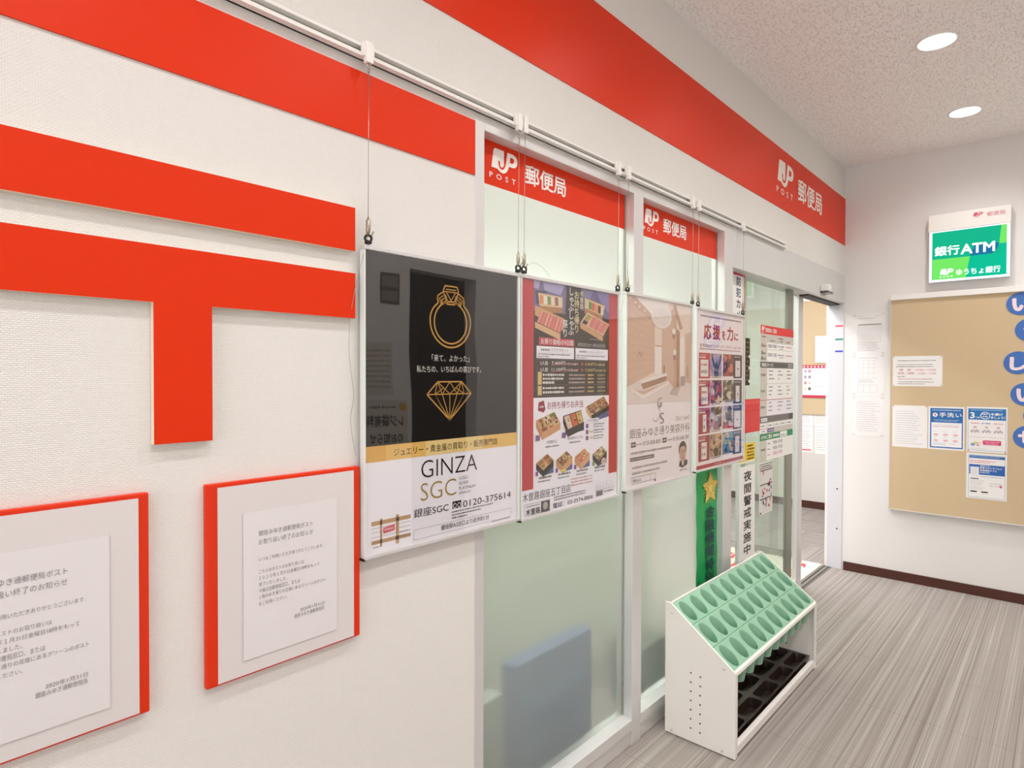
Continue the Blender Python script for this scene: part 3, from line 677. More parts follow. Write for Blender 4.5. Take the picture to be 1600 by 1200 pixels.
bento([(1.431, 1.268), (1.520, 1.290), (1.551, 1.255), (1.460, 1.228)], ['#d98a5a', '#c9b06a', '#a8643f', '#e9d6b0', '#7d4a39', '#d9a070', '#8b9a50', '#d98f80', '#e6c48b'], (.022, '#dba274', '#c98d60', '#e7b989'), grid=(3, 3))
bento([(1.565, 1.275), (1.662, 1.290), (1.677, 1.248), (1.590, 1.228)], ['#e9cbb2', '#d9683a', '#d9b468'], (.022, '#2d2622', '#1f1a17', '#3a312a'), grid=(3, 1))
bento([(1.690, 1.300), (1.795, 1.333), (1.828, 1.300), (1.722, 1.270)], ['#a06a3a', '#8e5a34', '#b98a4a', '#98612f'], (.016, '#231d1a', '#e2b889', '#d9a877'), grid=(4, 2))
for i, u in enumerate((1.432, 1.530, 1.628, 1.730)):
    w = .085; p.poly([(u+.02, 1.118), (u+w, 1.128), (u+w, 1.100), (u+.03, 1.095)], ink(BL), 2)
    bento([(u, 1.138), (u+w*.62, 1.162), (u+w, 1.140), (u+w*.4, 1.112)], (['#c08040', '#d9a860', '#a8693a'], ['#8a4a34', '#9c5a3c', '#c9b060'], ['#d98060', '#e3a070', '#c9635a'], ['#cfc4a0', '#8a9a58', '#b3653e', '#e9dcc0'])[i], (.020, ('#2a2320', '#e0a878', '#e3b080', '#3a302a')[i], ('#1f1a17', '#cf9668', '#d9a070', '#2a2420')[i], '#e0b486'), grid=((2, 2), (4, 1), (2, 1), (3, 2))[i])
p.txt('木曽路弁当', 1.482, 1.192, 1.532, 1.202, GY); p.txt('贅沢海鮮ちらし弁当', 1.59, 1.196, 1.672, 1.206, GY); p.fine(1.475, 1.180, 1.545, .006, GY); p.fine(1.60, 1.184, 1.66, .006, GY)
p.rect(1.692, 1.247, 1.765, 1.260, PW, 7); p.txt('すきやき重弁当', 1.696, 1.248, 1.760, 1.258, GY, 8)
for z in (1.236, 1.216, 1.196):
    p.rect(1.690, z-.008, 1.705, z+.006, ink('#8b5a94'), 2); p.fine(1.735, z, 1.80, .006, GY); p.fine(1.735, z-.008, 1.79, .005, GY)
    if z < 1.23: p.rect(1.712, z-.004, 1.732, z+.002, ink('#d9d26a'), 2)
for u in (1.428, 1.558): p.rect(u, 1.205, u+.02, 1.222, ink('#8b5a94'), 6)
for i, u in enumerate((1.432, 1.53, 1.628, 1.732)):
    p.fine(u+.012, 1.086, u+.075, .008, ink('#57514f'), gap=.1); p.fine(u+.01, 1.076, u+.07, .006, GY); p.rect(u-.004, 1.098, u+.008, 1.112, ink('#8b5a94' if i < 3 else '#8a9a40'), 6)
p.ell(1.795, 1.108, .015, .012, ink('#e3c9bb'), 7); p.fine(1.785, 1.106, 1.805, .005, ink('#b4634e'), 8)
p.rect(1.552, 1.098, 1.58, 1.105, ink('#e6dc60'), 7)
for z in (1.064, 1.054, 1.044): p.fine(1.61, z, 1.73, .005, ink('#c98a88'))
p.txt('木曽路銀座五丁目店', 1.370, 1.027, 1.607, 1.053, TXTK, w=-.004)
for z in (1.018, 1.010): p.fine(1.520, z, 1.69, .005, GY)
p.txt('電話：03-3574-8806', 1.515, .986, 1.733, 1.003, TXTK, w=.004)
p.frame(1.378, .983, 1.50, 1.018, .001, GY); p.txt('木曽路', 1.384, .985, 1.452, 1.004, TXTK, 3, w=.02); p.fine(1.384, 1.009, 1.45, .004, GY); p.rect(1.456, .984, 1.498, 1.017, ink('#4b4644'), 2); p.ell(1.477, 1.002, .012, .012, ink('#b7b2ae'), 3)
for u, h in ((1.75, .02), (1.757, .028), (1.766, .012), (1.776, .03), (1.787, .016), (1.80, .026), (1.815, .03), (1.828, .014), (1.84, .024), (1.855, .018)): p.rect(u, 1.012, u+.0012, 1.012+h, ink('#a9a4a2'), 2)
p.rect(1.742, 1.010, 1.868, 1.0112, ink('#a9a4a2'), 2); p.rect(1.752, .990, 1.792, 1.008, ink('#77716e'), 2); p.fine(1.80, .998, 1.86, .006, GY)
p.build('print', t)

# ---- 3: pale pink lobby poster
t = poster('pale pink poster picturing a lobby with round chandelier and a small portrait', 1.934, 2.466, .978, 1.710)
p = Print('w', -.0215); x0, x1 = 1.938, 2.456; p.sheet(x0, .988, x1, 1.699, .009, mat('poster_blush', '#fbf2f4', .5))
PK = [ink(c) for c in ('#e3c7b6', '#d6b09b', '#efdcd0', '#c79d88', '#f5ebe4', '#b58d7b', '#dcbba8')]
p.rect(x0, 1.335, x1, 1.699, PK[2], 1)
p.poly([(x0, 1.684), (2.147, 1.602), (2.147, 1.42), (x0, 1.36)], PK[6], 2)            # left panelled wall
for i in range(9): p.poly([(x0, 1.66-.034*i), (2.147, 1.590-.020*i), (2.147, 1.5885-.020*i), (x0, 1.657-.034*i)], PK[1], 3)
p.poly([(x0, 1.699), (2.05, 1.699), (2.16, 1.602), (2.147, 1.602), (x0, 1.686)], PK[1], 3)
p.poly([(2.0, 1.699), (2.28, 1.699), (2.16, 1.62)], PK[4], 3.5)
for u, v in ((1.965, 1.690), (2.0, 1.675), (2.03, 1.662), (2.07, 1.650)): p.ell(u, v, .006, .004, WHT, 4, 10)
p.rect(2.147, 1.405, 2.30, 1.602, PK[2], 2); p.rect(2.149, 1.41, 2.20, 1.520, PK[4], 3); p.rect(2.147, 1.518, 2.206, 1.524, PK[1], 4)
p.poly([(2.205, 1.62), (2.30, 1.68), (2.30, 1.36), (2.205, 1.41)], PK[6], 3)
p.poly([(2.30, 1.692), (2.325, 1.66), (2.325, 1.345), (2.30, 1.349)], PK[1], 4)
p.poly([(2.30, 1.692), (2.315, 1.692), (2.38, 1.600), (2.355, 1.595)], PK[3], 5)
p.poly([(2.325, 1.60), (2.352, 1.585), (2.352, 1.36), (2.325, 1.352)], PK[5], 4)
p.poly([(2.352, 1.59), (2.456, 1.60), (2.456, 1.36), (2.352, 1.37)], PK[2], 3); p.rect(2.36, 1.40, 2.392, 1.565, PK[4], 4); p.poly([(2.402, 1.58), (2.456, 1.592), (2.456, 1.37), (2.402, 1.378)], PK[6], 4)
p.poly([(2.36, 1.40), (2.40, 1.405), (2.40, 1.365), (2.36, 1.36)], ink('#b9a7a6'), 5); p.ell(2.425, 1.42, .010, .03, PK[3], 5, 12)
p.poly([(x0, 1.36), (2.147, 1.405), (2.30, 1.352), (2.456, 1.368), (2.456, 1.30), (x0, 1.30)], ink('#eadcd6'), 4)
for u, v in ((2.30, 1.585), (2.308, 1.50)): p.ell(u, v, .014, .012, WHT, 6, 14); p.rect(u-.01, v-.03, u+.012, v-.012, PK[5], 6)
p.ell(2.199, 1.638, .082, .048, PK[4], 6, 36); p.ell(2.199, 1.634, .068, .038, ink('#eee3de'), 7, 30)
for i in range(26): p.ell(2.199+random.uniform(-.055, .055), 1.634+random.uniform(-.028, .028), .003, .003, PK[random.choice((0, 4))], 8, 6)
p.poly([(2.023, 1.386), (2.244, 1.416), (2.247, 1.402), (2.045, 1.374)], PK[4], 6); p.poly([(2.045, 1.374), (2.240, 1.403), (2.24, 1.385), (2.06, 1.352)], PK[5], 6)
p.poly([(1.967, 1.352), (2.06, 1.345), (2.262, 1.384), (2.262, 1.370), (2.055, 1.314)], PK[4], 7); p.poly([(1.99, 1.352), (2.06, 1.346), (2.25, 1.380), (2.06, 1.332)], PK[6], 8)
p.ell(2.222, 1.43, .006, .018, PK[5], 7, 12); p.poly([(2.29, 1.352), (2.36, 1.36), (2.33, 1.322), (2.265, 1.33)], ink('#cdb8b4'), 6)
p.txt('N', 2.020, 1.475, 2.055, 1.495, PK[5], 5, w=-.01, shear=.3)
MON = ink('#8d7b76')
p.txt('G', 2.170, 1.280, 2.205, 1.318, MON, 8, w=-.015, shear=.15); p.txt('k', 2.188, 1.283, 2.204, 1.298, MON, 8, w=-.01); p.txt('S', 2.190, 1.215, 2.222, 1.258, MON, 8, w=-.015)
p.stroke([(2.176, 1.285), (2.188, 1.262), (2.186, 1.244), (2.168, 1.228), (2.145, 1.227), (2.132, 1.240)], .0022, MON, 8)
p.txt('【当ビル6F】', 2.324, 1.220, 2.442, 1.238, ink('#a09796'))
p.txt('銀座みゆき通り美容外科', 1.967, 1.171, 2.447, 1.207, ink('#6f6665'), w=-.008)
for u in (1.976, 2.213): p.rect(u, 1.138, u+.034, 1.157, ink('#6b605e'), 2); p.fine(u+.004, 1.144, u+.03, .007, WHT, 3)
p.txt('0120-858-800', 2.062, 1.139, 2.197, 1.155, ink('#8b8281')); p.txt('0120-658-300', 2.30, 1.139, 2.439, 1.155, ink('#8b8281')); p.fine(2.014, 1.142, 2.055, .008, ink('#b4acab')); p.fine(2.254, 1.142, 2.294, .008, ink('#b4acab'))
p.fine(1.974, 1.111, 2.29, .010, ink('#a9a09f'), gap=.2)
p.rect(1.971, 1.086, 2.147, 1.100, ink('#6e6462'), 2); p.fine(1.976, 1.089, 2.14, .007, ink('#c9c2c0'), 3)
p.fine(1.984, 1.056, 2.257, .010, ink('#aaa2a2'), gap=.2); p.fine(1.984, 1.035, 2.195, .010, ink('#aaa2a2'), gap=.2)
p.frame(1.983, 1.0, 2.161, 1.026, .002, ink('#99908f')); p.rect(2.118, 1.0, 2.12, 1.026, ink('#99908f'), 2); p.txt('銀座みゆき', 1.992, 1.006, 2.050, 1.019, ink('#7d7473')); p.poly([(2.145, 1.006), (2.165, .996), (2.155, .992)], TXTK, 3)
SK = ink('#d5ad9a'); HR = ink('#57504f')
p.poly([(2.352, 1.03), (2.362, 1.052), (2.385, 1.045), (2.410, 1.054), (2.430, 1.048), (2.428, 1.03), (2.387, 1.02)], ink('#4a4a52'), 2); p.poly([(2.372, 1.052), (2.388, 1.026), (2.404, 1.054)], WHT, 3)
p.ell(2.386, 1.098, .034, .034, HR, 3, 20); p.ell(2.386, 1.083, .028, .042, SK, 4, 22); p.poly([(2.358, 1.10), (2.362, 1.122), (2.386, 1.128), (2.412, 1.120), (2.414, 1.10), (2.400, 1.112), (2.37, 1.110)], HR, 5)
for u in (2.376, 2.397): p.ell(u, 1.088, .005, .002, HR, 6, 8); p.rect(u-.006, 1.094, u+.006, 1.096, HR, 6)
p.poly([(2.386, 1.086), (2.391, 1.072), (2.382, 1.072)], ink('#c4917e'), 6); p.ell(2.386, 1.061, .009, .0025, ink('#b5655c'), 6, 10)
p.fine(2.36, 1.008, 2.43, .008, ink('#b3abaa'))
p.build('print', t)

# ---- 4: poster of twelve small photographs
t = poster('white poster with red characters above a grid of small photos', 2.500, 3.034, .985, 1.704)
p = Print('w', -.0215); x0, x1 = 2.505, 3.024; p.sheet(x0, .993, x1, 1.693, .009, mat('poster_rose', '#fdf2f5', .5))
CR = ink('#b5283f'); PUR = ink('#a38a9c')
p.fine(2.546, 1.664, 2.995, .009, PUR, gap=.2)
for ch, u0, u1, z0, z1 in (('応', 2.578, 2.655, 1.566, 1.637), ('援', 2.672, 2.750, 1.568, 1.637), ('を', 2.770, 2.808, 1.573, 1.615), ('力', 2.828, 2.898, 1.570, 1.637), ('に', 2.909, 2.956, 1.574, 1.610)):
    p.txt(ch, u0, z0, u1, z1, CR, w=.03)
p.txt('東京2020オリンピック・パラリンピック', 2.540, 1.532, 2.988, 1.547, ink('#a85a68')); p.fine(2.540, 1.521, 2.988, .005, ink('#c48a94'), gap=.2)
def photo(u0, z0, u1, z1, base, cols, n):
    p.rect(u0, z0, u1, z1, ink(base), 2)
    for i in range(n):
        a = u0+(u1-u0)*random.random(); c = z0+(z1-z0)*random.random(); w = (u1-u0)*random.uniform(.10, .28); h = (z1-z0)*random.uniform(.15, .4)
        q = [(min(max(a+w*math.cos(k), u0), u1), min(max(c+h*math.sin(k)*.6, z0), z1)) for k in [random.uniform(0, .8)+j*1.25 for j in range(5)]]
        ar = sum(q[k][0]*q[(k+1) % 5][1]-q[(k+1) % 5][0]*q[k][1] for k in range(5))
        if abs(ar) > 1e-6: p.poly(q, ink(random.choice(cols)), 3+i*.15)
ROWS = [(1.393, 1.506), (1.271, 1.385), (1.148, 1.263), (1.027, 1.140)]
LC = ['#c8353f', '#b93650', '#ab2a40', '#a82a3e']; RC = ['#3d3548', '#37344f', '#2e3a66', '#2b3768']
for i, (z0, z1) in enumerate(ROWS):
    p.rect(2.533, z0, 2.646, z1, ink(LC[i]), 2); p.fine(2.538, z1-.012, 2.61, .006, ink('#e9b9bd'), 3); p.fine(2.538, z1-.024, 2.60, .009, WHT, 3, gap=.05)
    a, c = ((2.548, 2.626), (2.558, 2.622), (2.575, 2.61), (2.562, 2.615))[i]
    p.rect(a, z0+.008, c, z1-.030, WHT, 3); p.fine(a+.006, z0+.02, c-.006, .02, ink('#9a9490'), 4); p.fine(a+.006, z0+.055, c-.01, .012, ink('#c76a5c'), 4)
    photo(2.650, z0+.010, 2.770, z1, ('#b9a9c4', '#6a3a44', '#9b8a84', '#a98f82')[i], (['#a99ab8', '#c9bcd2'], ['#c23a48', '#e3c9c0', '#2b2226', '#8a3a4a', '#d9838a'], ['#e6ddd8', '#6a4a3a', '#c98a8a', '#4a3a36', '#d9cfc8'], ['#4a332a', '#d9b08a', '#e9d3b8', '#6a4a38'])[i], (8, 22, 22, 20)[i])
    p.fine(2.66, z0+.002, 2.76, .006, ink('#8a8088'), 3)
    photo(2.783, z0+.010, 2.903, z1, ('#8a4a4e', '#8f8577', '#cfc4d2', '#3f6a8a')[i], (['#c8404a', '#3a2a2e', '#d97a70', '#5a4448'], ['#4a463e', '#d9cfc0', '#7a8a70', '#5a4a3a', '#e9dfd5'], ['#a98a9a', '#4a3a48', '#e3d9e0', '#c9b4c4'], ['#5a9ac4', '#2b4a6a', '#d9b49a', '#7aa46a', '#c9dce6'])[i], (20, 22, 16, 22)[i])
    p.rect(2.903, z0, 3.006, z1, ink(RC[i]), 2); p.fine(2.912, z1-.014, 2.99, .008, ink('#b9b4c4'), 3, gap=.05)
    a, c = ((2.925, 2.985), (2.932, 2.978), (2.915, 2.99), (2.93, 2.98))[i]
    p.rect(a, z0+.008, c, z1-.028, ink('#e9e4ea'), 3); p.ell((a+c)/2, z0+.045, .007, .006, ink('#b0504a'), 4, 10)
# the cheering figure in the first photo
p.poly([(2.690, 1.403), (2.688, 1.44), (2.668, 1.47), (2.655, 1.504), (2.664, 1.504), (2.680, 1.472), (2.698, 1.452), (2.722, 1.452), (2.742, 1.472), (2.752, 1.502), (2.761, 1.502), (2.752, 1.468), (2.732, 1.44), (2.730, 1.403)], ink('#4a4654'), 8); p.ell(2.710, 1.460, .010, .011, ink('#5a4a4c'), 8, 12)
p.poly([(2.79, 1.195), (2.86, 1.165), (2.903, 1.165), (2.903, 1.158), (2.79, 1.158)], ink('#b5283f'), 8)
p.poly([(2.82, 1.20), (2.87, 1.255), (2.885, 1.20), (2.90, 1.18), (2.87, 1.19)], ink('#3a3048'), 8)
p.rect(x0, .993, x1, 1.011, CR, 2); p.fine(2.70, .999, 2.78, .006, ink('#e3b4bc'), 3)
p.build('print', t)

# ================================================================== red strips stuck on the frosted panes
def jp_strip(x0, x1, u, label):
    p = Print('w', .0385); p.sheet(x0, 1.959, x1, 2.103, .001, M_RED)
    p2 = Print('w', .0380); Wt = ink('#f7efea')
    jp_mark(p2, u, 2.004, u+.116, 2.071, Wt, M_RED, 2); p2.txt('POST', u-.008, 1.982, u+.106, 1.998, Wt, w=.012, space=2.0); p2.txt('郵便局', u+.151, 1.998, u+.358, 2.060, Wt, w=.02)
    o = p.build('window_sign', None, ((x0+x1)/2, .039, 1.959)); tag(o, label, 'sign', 'red signs on the frosted panes')
    p2.build('lettering', o)
jp_strip(1.238, 2.060, 1.296, 'wide red strip with white mark and characters on the first frosted pane')
jp_strip(2.100, 2.930, 2.168, 'red strip with white mark and characters on the frosted pane beside the door')

# ================================================================== green banner in front of the second pane
t = thing('green_banner', 'hanging green cloth banner with gold star behind the umbrella stand', 'banner', (2.77, .025, .25))
b = MB(); GRN = mat('green_cloth', '#12a052', .45, bump=.5, bscale=18, var=.08)
n, mrow = 8, 24; vs = []; fs = []
for j in range(mrow+1):
    for i in range(n+1):
        u = 2.622+(2.915-2.622)*i/n; v = .25+(.985-.25)*j/mrow
        vs.append((u, .028+.003*math.sin(i*1.9+j*.5)*math.sin(j*.8), v))
for j in range(mrow):
    for i in range(n): k = j*(n+1)+i; fs.append((k, k+1, k+n+2, k+n+1))
b.add(vs, fs, GRN, True); b.build('cloth', t)
p = Print('w', .0232); GO = ink('#d9b648'); GO2 = ink('#efd58a')
star = []
for k in range(10): a = math.pi/2+k*math.pi/5; r = .105 if k % 2 == 0 else .052; star.append((2.757+r*math.cos(a)*.85, .880+r*math.sin(a)*.78))
p.poly(star, GO, 1)
for k in range(5): a = math.pi/2+k*2*math.pi/5; p.stroke([(2.757, .880), (2.757+.085*math.cos(a)*.85, .880+.085*math.sin(a)*.78)], .006, GO2, 2)
p.ell(2.757, .880, .018, .016, GO2, 3)
for k in range(24): a = k*2*math.pi/24; p.stroke([(2.757+.03*math.cos(a), .88+.028*math.sin(a)), (2.757+.075*math.cos(a), .88+.068*math.sin(a))], .002, GO2, 2)
p.build('star_emblem', t)['label'] = 'gold star emblem'
p = Print('w', .0232); p.vtxt('金融機関特別警戒', 2.757, .798, .098, .0615, ink('#1b3f45'), 2, w=.02, sy=.62); p.build('lettering', t)
p = Print('w', .0232); p.block(2.634, .36, 2.662, .47, 7, ink('#1b3f45'), 2, h=.6); p.build('small_print', t)

# ================================================================== signs on the door glass
GRD = 'notices on the door glass'
p = Print('w', .0488); p.sheet(3.064, 1.10, 3.212, 1.955, .0008, mat('banner_white', '#f3f1ec', .6)); p.rect(3.064, 1.920, 3.212, 1.955, ink('#d43a5a'), 1); p.rect(3.203, 1.10, 3.212, 1.94, ink('#e04a52'), 2)
p.vtxt('防犯カメラ', 3.132, 1.918, .062, .057, ink('#27386e'), 2, w=.02, sy=.8)
tag(p.build('camera_strip', None, (3.12, .049, 1.10)), 'tall white strip with dark blue characters behind the photo grid poster', 'sign', GRD)
p = Print('w', .0488); p.sheet(3.214, 1.355, 3.290, 1.605, .0008, ink('#2b2117')); p.block(3.24, 1.37, 3.28, 1.595, 9, ink('#8a7440'), 2); p.rect(3.216, 1.36, 3.224, 1.50, ink('#b03a34'), 2)
for z in (1.50, 1.44, 1.37): p.rect(3.272, z, 3.286, z+.015, WHT, 3)
tag(p.build('dark_sticker', None, (3.25, .049, 1.355)), 'narrow dark brown sticker beside the photo grid poster', 'sticker', GRD)
p = Print('w', .0488); p.sheet(3.211, 1.102, 3.440, 1.281, .0008, ink('#dc3a38')); p.rect(3.211, 1.255, 3.440, 1.270, ink('#e4514c'), 2); p.rect(3.211, 1.215, 3.440, 1.219, ink('#d02f30'), 2)
tag(p.build('red_square', None, (3.32, .049, 1.102)), 'plain red rectangle on the door glass', 'sticker', GRD)
# opening hours panel
t = thing('opening_hours_panel', 'tall panel of opening hours with red, grey and green headings on glass', 'sign', (3.72, .049, .928), GRD)
p = Print('w', .0488); GB = mat('grey_film', '#cfcac0', .5); p.sheet(3.441, .928, 3.985, 1.688, .0008, GB)
p.rect(3.441, 1.641, 3.985, 1.688, ink('#e23a34'), 1); jp_mark(p, 3.455, 1.655, 3.505, 1.681, WHT, ink('#e23a34'), 2); p.txt('郵便局のご案内', 3.515, 1.650, 3.690, 1.676, WHT, 2, w=.02); p.fine(3.455, 1.646, 3.50, .005, WHT)
p.fine(3.46, 1.620, 3.52, .010, ink('#a8584e')); p.fine(3.72, 1.618, 3.80, .010, GY); p.fine(3.60, 1.603, 3.66, .008, GY); p.fine(3.75, 1.603, 3.80, .008, GY); p.fine(3.86, 1.603, 3.92, .008, ink('#a8584e'))
WP = ink('#f3f1ee')
p.rect(3.539, 1.557, 3.985, 1.593, WP, 1); p.rect(3.539, 1.488, 3.985, 1.554, WP, 1)
for z, s in ((1.566, '10:00-19:00'), (1.515, '10:00-17:00')):
    p.txt(s, 3.552, z, 3.690, z+.020, ink('#5d5957'), 2, w=.01); p.fine(3.71, z+.006, 3.82, .010, ink('#8b97b4')); p.fine(3.85, z+.006, 3.96, .010, ink('#d99aa0')); p.fine(3.74, z-.006, 3.80, .006, GY)
for z, c in ((1.572, '#b23a44'), (1.530, '#3a4a2a'), (1.500, '#2a2c40')): p.rect(3.458, z-.006, 3.472, z+.014, ink(c), 2); p.fine(3.482, z-.006, 3.522, .016, ink('#8b857a'), gap=.05)
p.rect(3.441, 1.451, 3.985, 1.484, ink('#5a5a59'), 1); p.txt('郵便窓口サービス', 3.462, 1.457, 3.640, 1.478, WHT, 2, w=.02); p.fine(3.89, 1.470, 3.97, .007, WHT); p.fine(3.89, 1.457, 3.97, .007, WHT)
p.rect(3.543, 1.363, 3.985, 1.449, WP, 1); p.rect(3.543, 1.272, 3.985, 1.360, WP, 1); p.rect(3.441, 1.268, 3.985, 1.271, ink('#b4525c'), 2); p.rect(3.543, 1.180, 3.985, 1.268, ink('#efeaf0'), 1)
for z0, c in ((1.363, '#b23a54'), (1.272, '#5d7a2e'), (1.182, '#2f3a7a')):
    p.rect(3.455, z0+.040, 3.466, z0+.056, ink(c), 2); p.fine(3.476, z0+.040, 3.52, .016, ink('#8b857a'), gap=.05)
    for r in range(3):
        for u in (3.57, 3.72, 3.87): p.fine(u, z0+.066-.022*r, u+random.uniform(.02, .09), .009, GY)
p.rect(3.441, 1.143, 3.985, 1.179, ink('#77706c'), 1); p.rect(3.46, 1.149, 3.55, 1.168, WP, 2); p.fine(3.468, 1.154, 3.54, .008, GY, 3); p.rect(3.91, 1.143, 3.985, 1.179, ink('#4f4844'), 2)
for i in range(5): p.rect(3.441+.108*i, 1.112, 3.541+.108*i, 1.138, WP, 1); p.fine(3.45+.108*i, 1.120, 3.52+.108*i, .009, GY)
p.rect(3.441, 1.085, 3.54, 1.106, WP, 1); p.fine(3.47, 1.091, 3.52, .008, GY); p.rect(3.556, 1.085, 3.66, 1.106, ink('#5a548f'), 1); p.fine(3.57, 1.091, 3.65, .008, WHT)
p.rect(3.441, 1.043, 3.985, 1.080, ink('#1f8c55'), 1); p.txt('ATMのご案内', 3.458, 1.049, 3.63, 1.073, WHT, 2, w=.02); p.fine(3.65, 1.052, 3.75, .018, WHT, gap=.05); p.rect(3.76, 1.046, 3.88, 1.077, WP, 2); p.fine(3.775, 1.052, 3.86, .008, GY, 3)
p.rect(3.543, .928, 3.985, 1.043, WP, 1)
for z, s, c in ((1.012, '9:00-19:00', '#6a6664'), (.980, '9:00-17:00', '#6a6664'), (.948, '9:00-17:00', '#d65a8a')): p.txt(s, 3.645, z, 3.80, z+.020, ink(c), 2, w=.004); p.fine(3.56, z+.004, 3.60, .008, ink(c))
p.fine(3.458, .985, 3.525, .014, ink('#77715f'), gap=.1)
p.build('panel_print', t)
p = Print('w', .0488); p.sheet(3.160, .944, 3.372, 1.047, .0008, ink('#efc92f')); YK = ink('#3a2c10'); p.block(3.262, .955, 3.365, 1.04, 5, YK, 2, h=.6); p.rect(3.160, .944, 3.372, .952, WHT, 2)
tag(p.build('yellow_sticker', None, (3.27, .049, .944)), 'bright yellow sticker with dark print above the white night watch strip', 'sticker', GRD)
p = Print('w', .0488); p.sheet(3.164, .432, 3.375, .926, .0008, M_PAPER); p.vtxt('夜間警戒実施中', 3.272, .905, .108, .0655, TXTK, 2, w=.02, sy=.52)
tag(p.build('night_watch_strip', None, (3.27, .049, .432)), 'long white strip with one column of bold black characters on the door glass', 'sign', GRD)
p = Print('w', .0488); p.sheet(3.438, .628, 3.644, .918, .0008, ink('#dedad6'))
p.frame(3.446, .885, 3.636, .912, .004, ink('#5d5751'), 1); p.fine(3.47, .893, 3.61, .010, GY)
for z in (.872, .792, .712): p.rect(3.452, z, 3.636, z+.007, ink('#6a645e'), 2)
for i in range(34):
    u = 3.46+random.random()*.16; v = .655+random.random()*.205; p.rect(u, v, u+random.uniform(.008, .018), v+random.uniform(.008, .018), ink(random.choice(('#d0434f', '#2f5a9c', '#4a4644', '#c9625a', '#8a9aa6', '#d98a94'))), 3)
p.rect(3.448, .634, 3.466, .645, ink('#4a4644'), 3)
tag(p.build('card_logo_sheet', None, (3.54, .049, .628)), 'pale sheet of small coloured payment symbols low on the door glass', 'notice', GRD)

# sensor under the transom cover
b = MB(); b.box(4.335, -.056, 1.958, 4.400, -.004, 2.004, M_PLAST, .008); b.box(4.335, -.050, 1.948, 4.455, -.004, 1.960, mat('sensor_window', '#4a4644', .3))
tag(b.build('door_sensor', None, (4.39, -.004, 1.95)), 'small white sensor box on the grey door header', 'sensor')

# ================================================================== umbrella stand
SX0, SX1, YB, YF, ZB, ZF = 2.198, 3.162, -.048, -.330, .515, .318
t = thing('umbrella_stand', 'white metal umbrella stand with sloping green socketed top before the glass', 'umbrella stand', ((SX0+SX1)/2, (YB+YF)/2, 0))
HOLE = mat('dark_hole', '#4a4038', .6)
def side(x, inner):
    b = MB(); th = .008
    x0_, x1_ = (x, x+th) if inner > 0 else (x-th, x)
    b.prism([(YB, .004), (YF, .004), (YF, ZF), (-.070, ZB), (YB, ZB)], 0, x0_, x1_, M_WHITE)
    # folded flange along the front edge
    b.box(x1_ if inner > 0 else x0_-.014, YF+.001, .005, (x1_+.014) if inner > 0 else x0_, YF+.007, ZF-.004, M_WHITE)
    o = b.build('side_panel', t)
    for k in range(7):
        for yy, dz in ((-.156, 0), (-.194, -.004)):
            h = MB(); h.tube([(x0_-.0004, yy, (.268+dz-.0355*k)), (x1_+.0004, yy, (.268+dz-.0355*k))], .0035, HOLE, 10, smooth=False); h.build('peg_hole', o)
    for yy, zz in ((-.076, .480), (-.286, .325), (-.075, .018), (-.280, .018)):
        s = MB(); s.tube([(x0_ if inner > 0 else x1_, yy, zz), ((x0_-.003) if inner > 0 else (x1_+.003), yy, zz)], [.006, .004], M_ALU, 12); s.build('screw', o)
    return o
side(SX0, 1); side(SX1, -1)
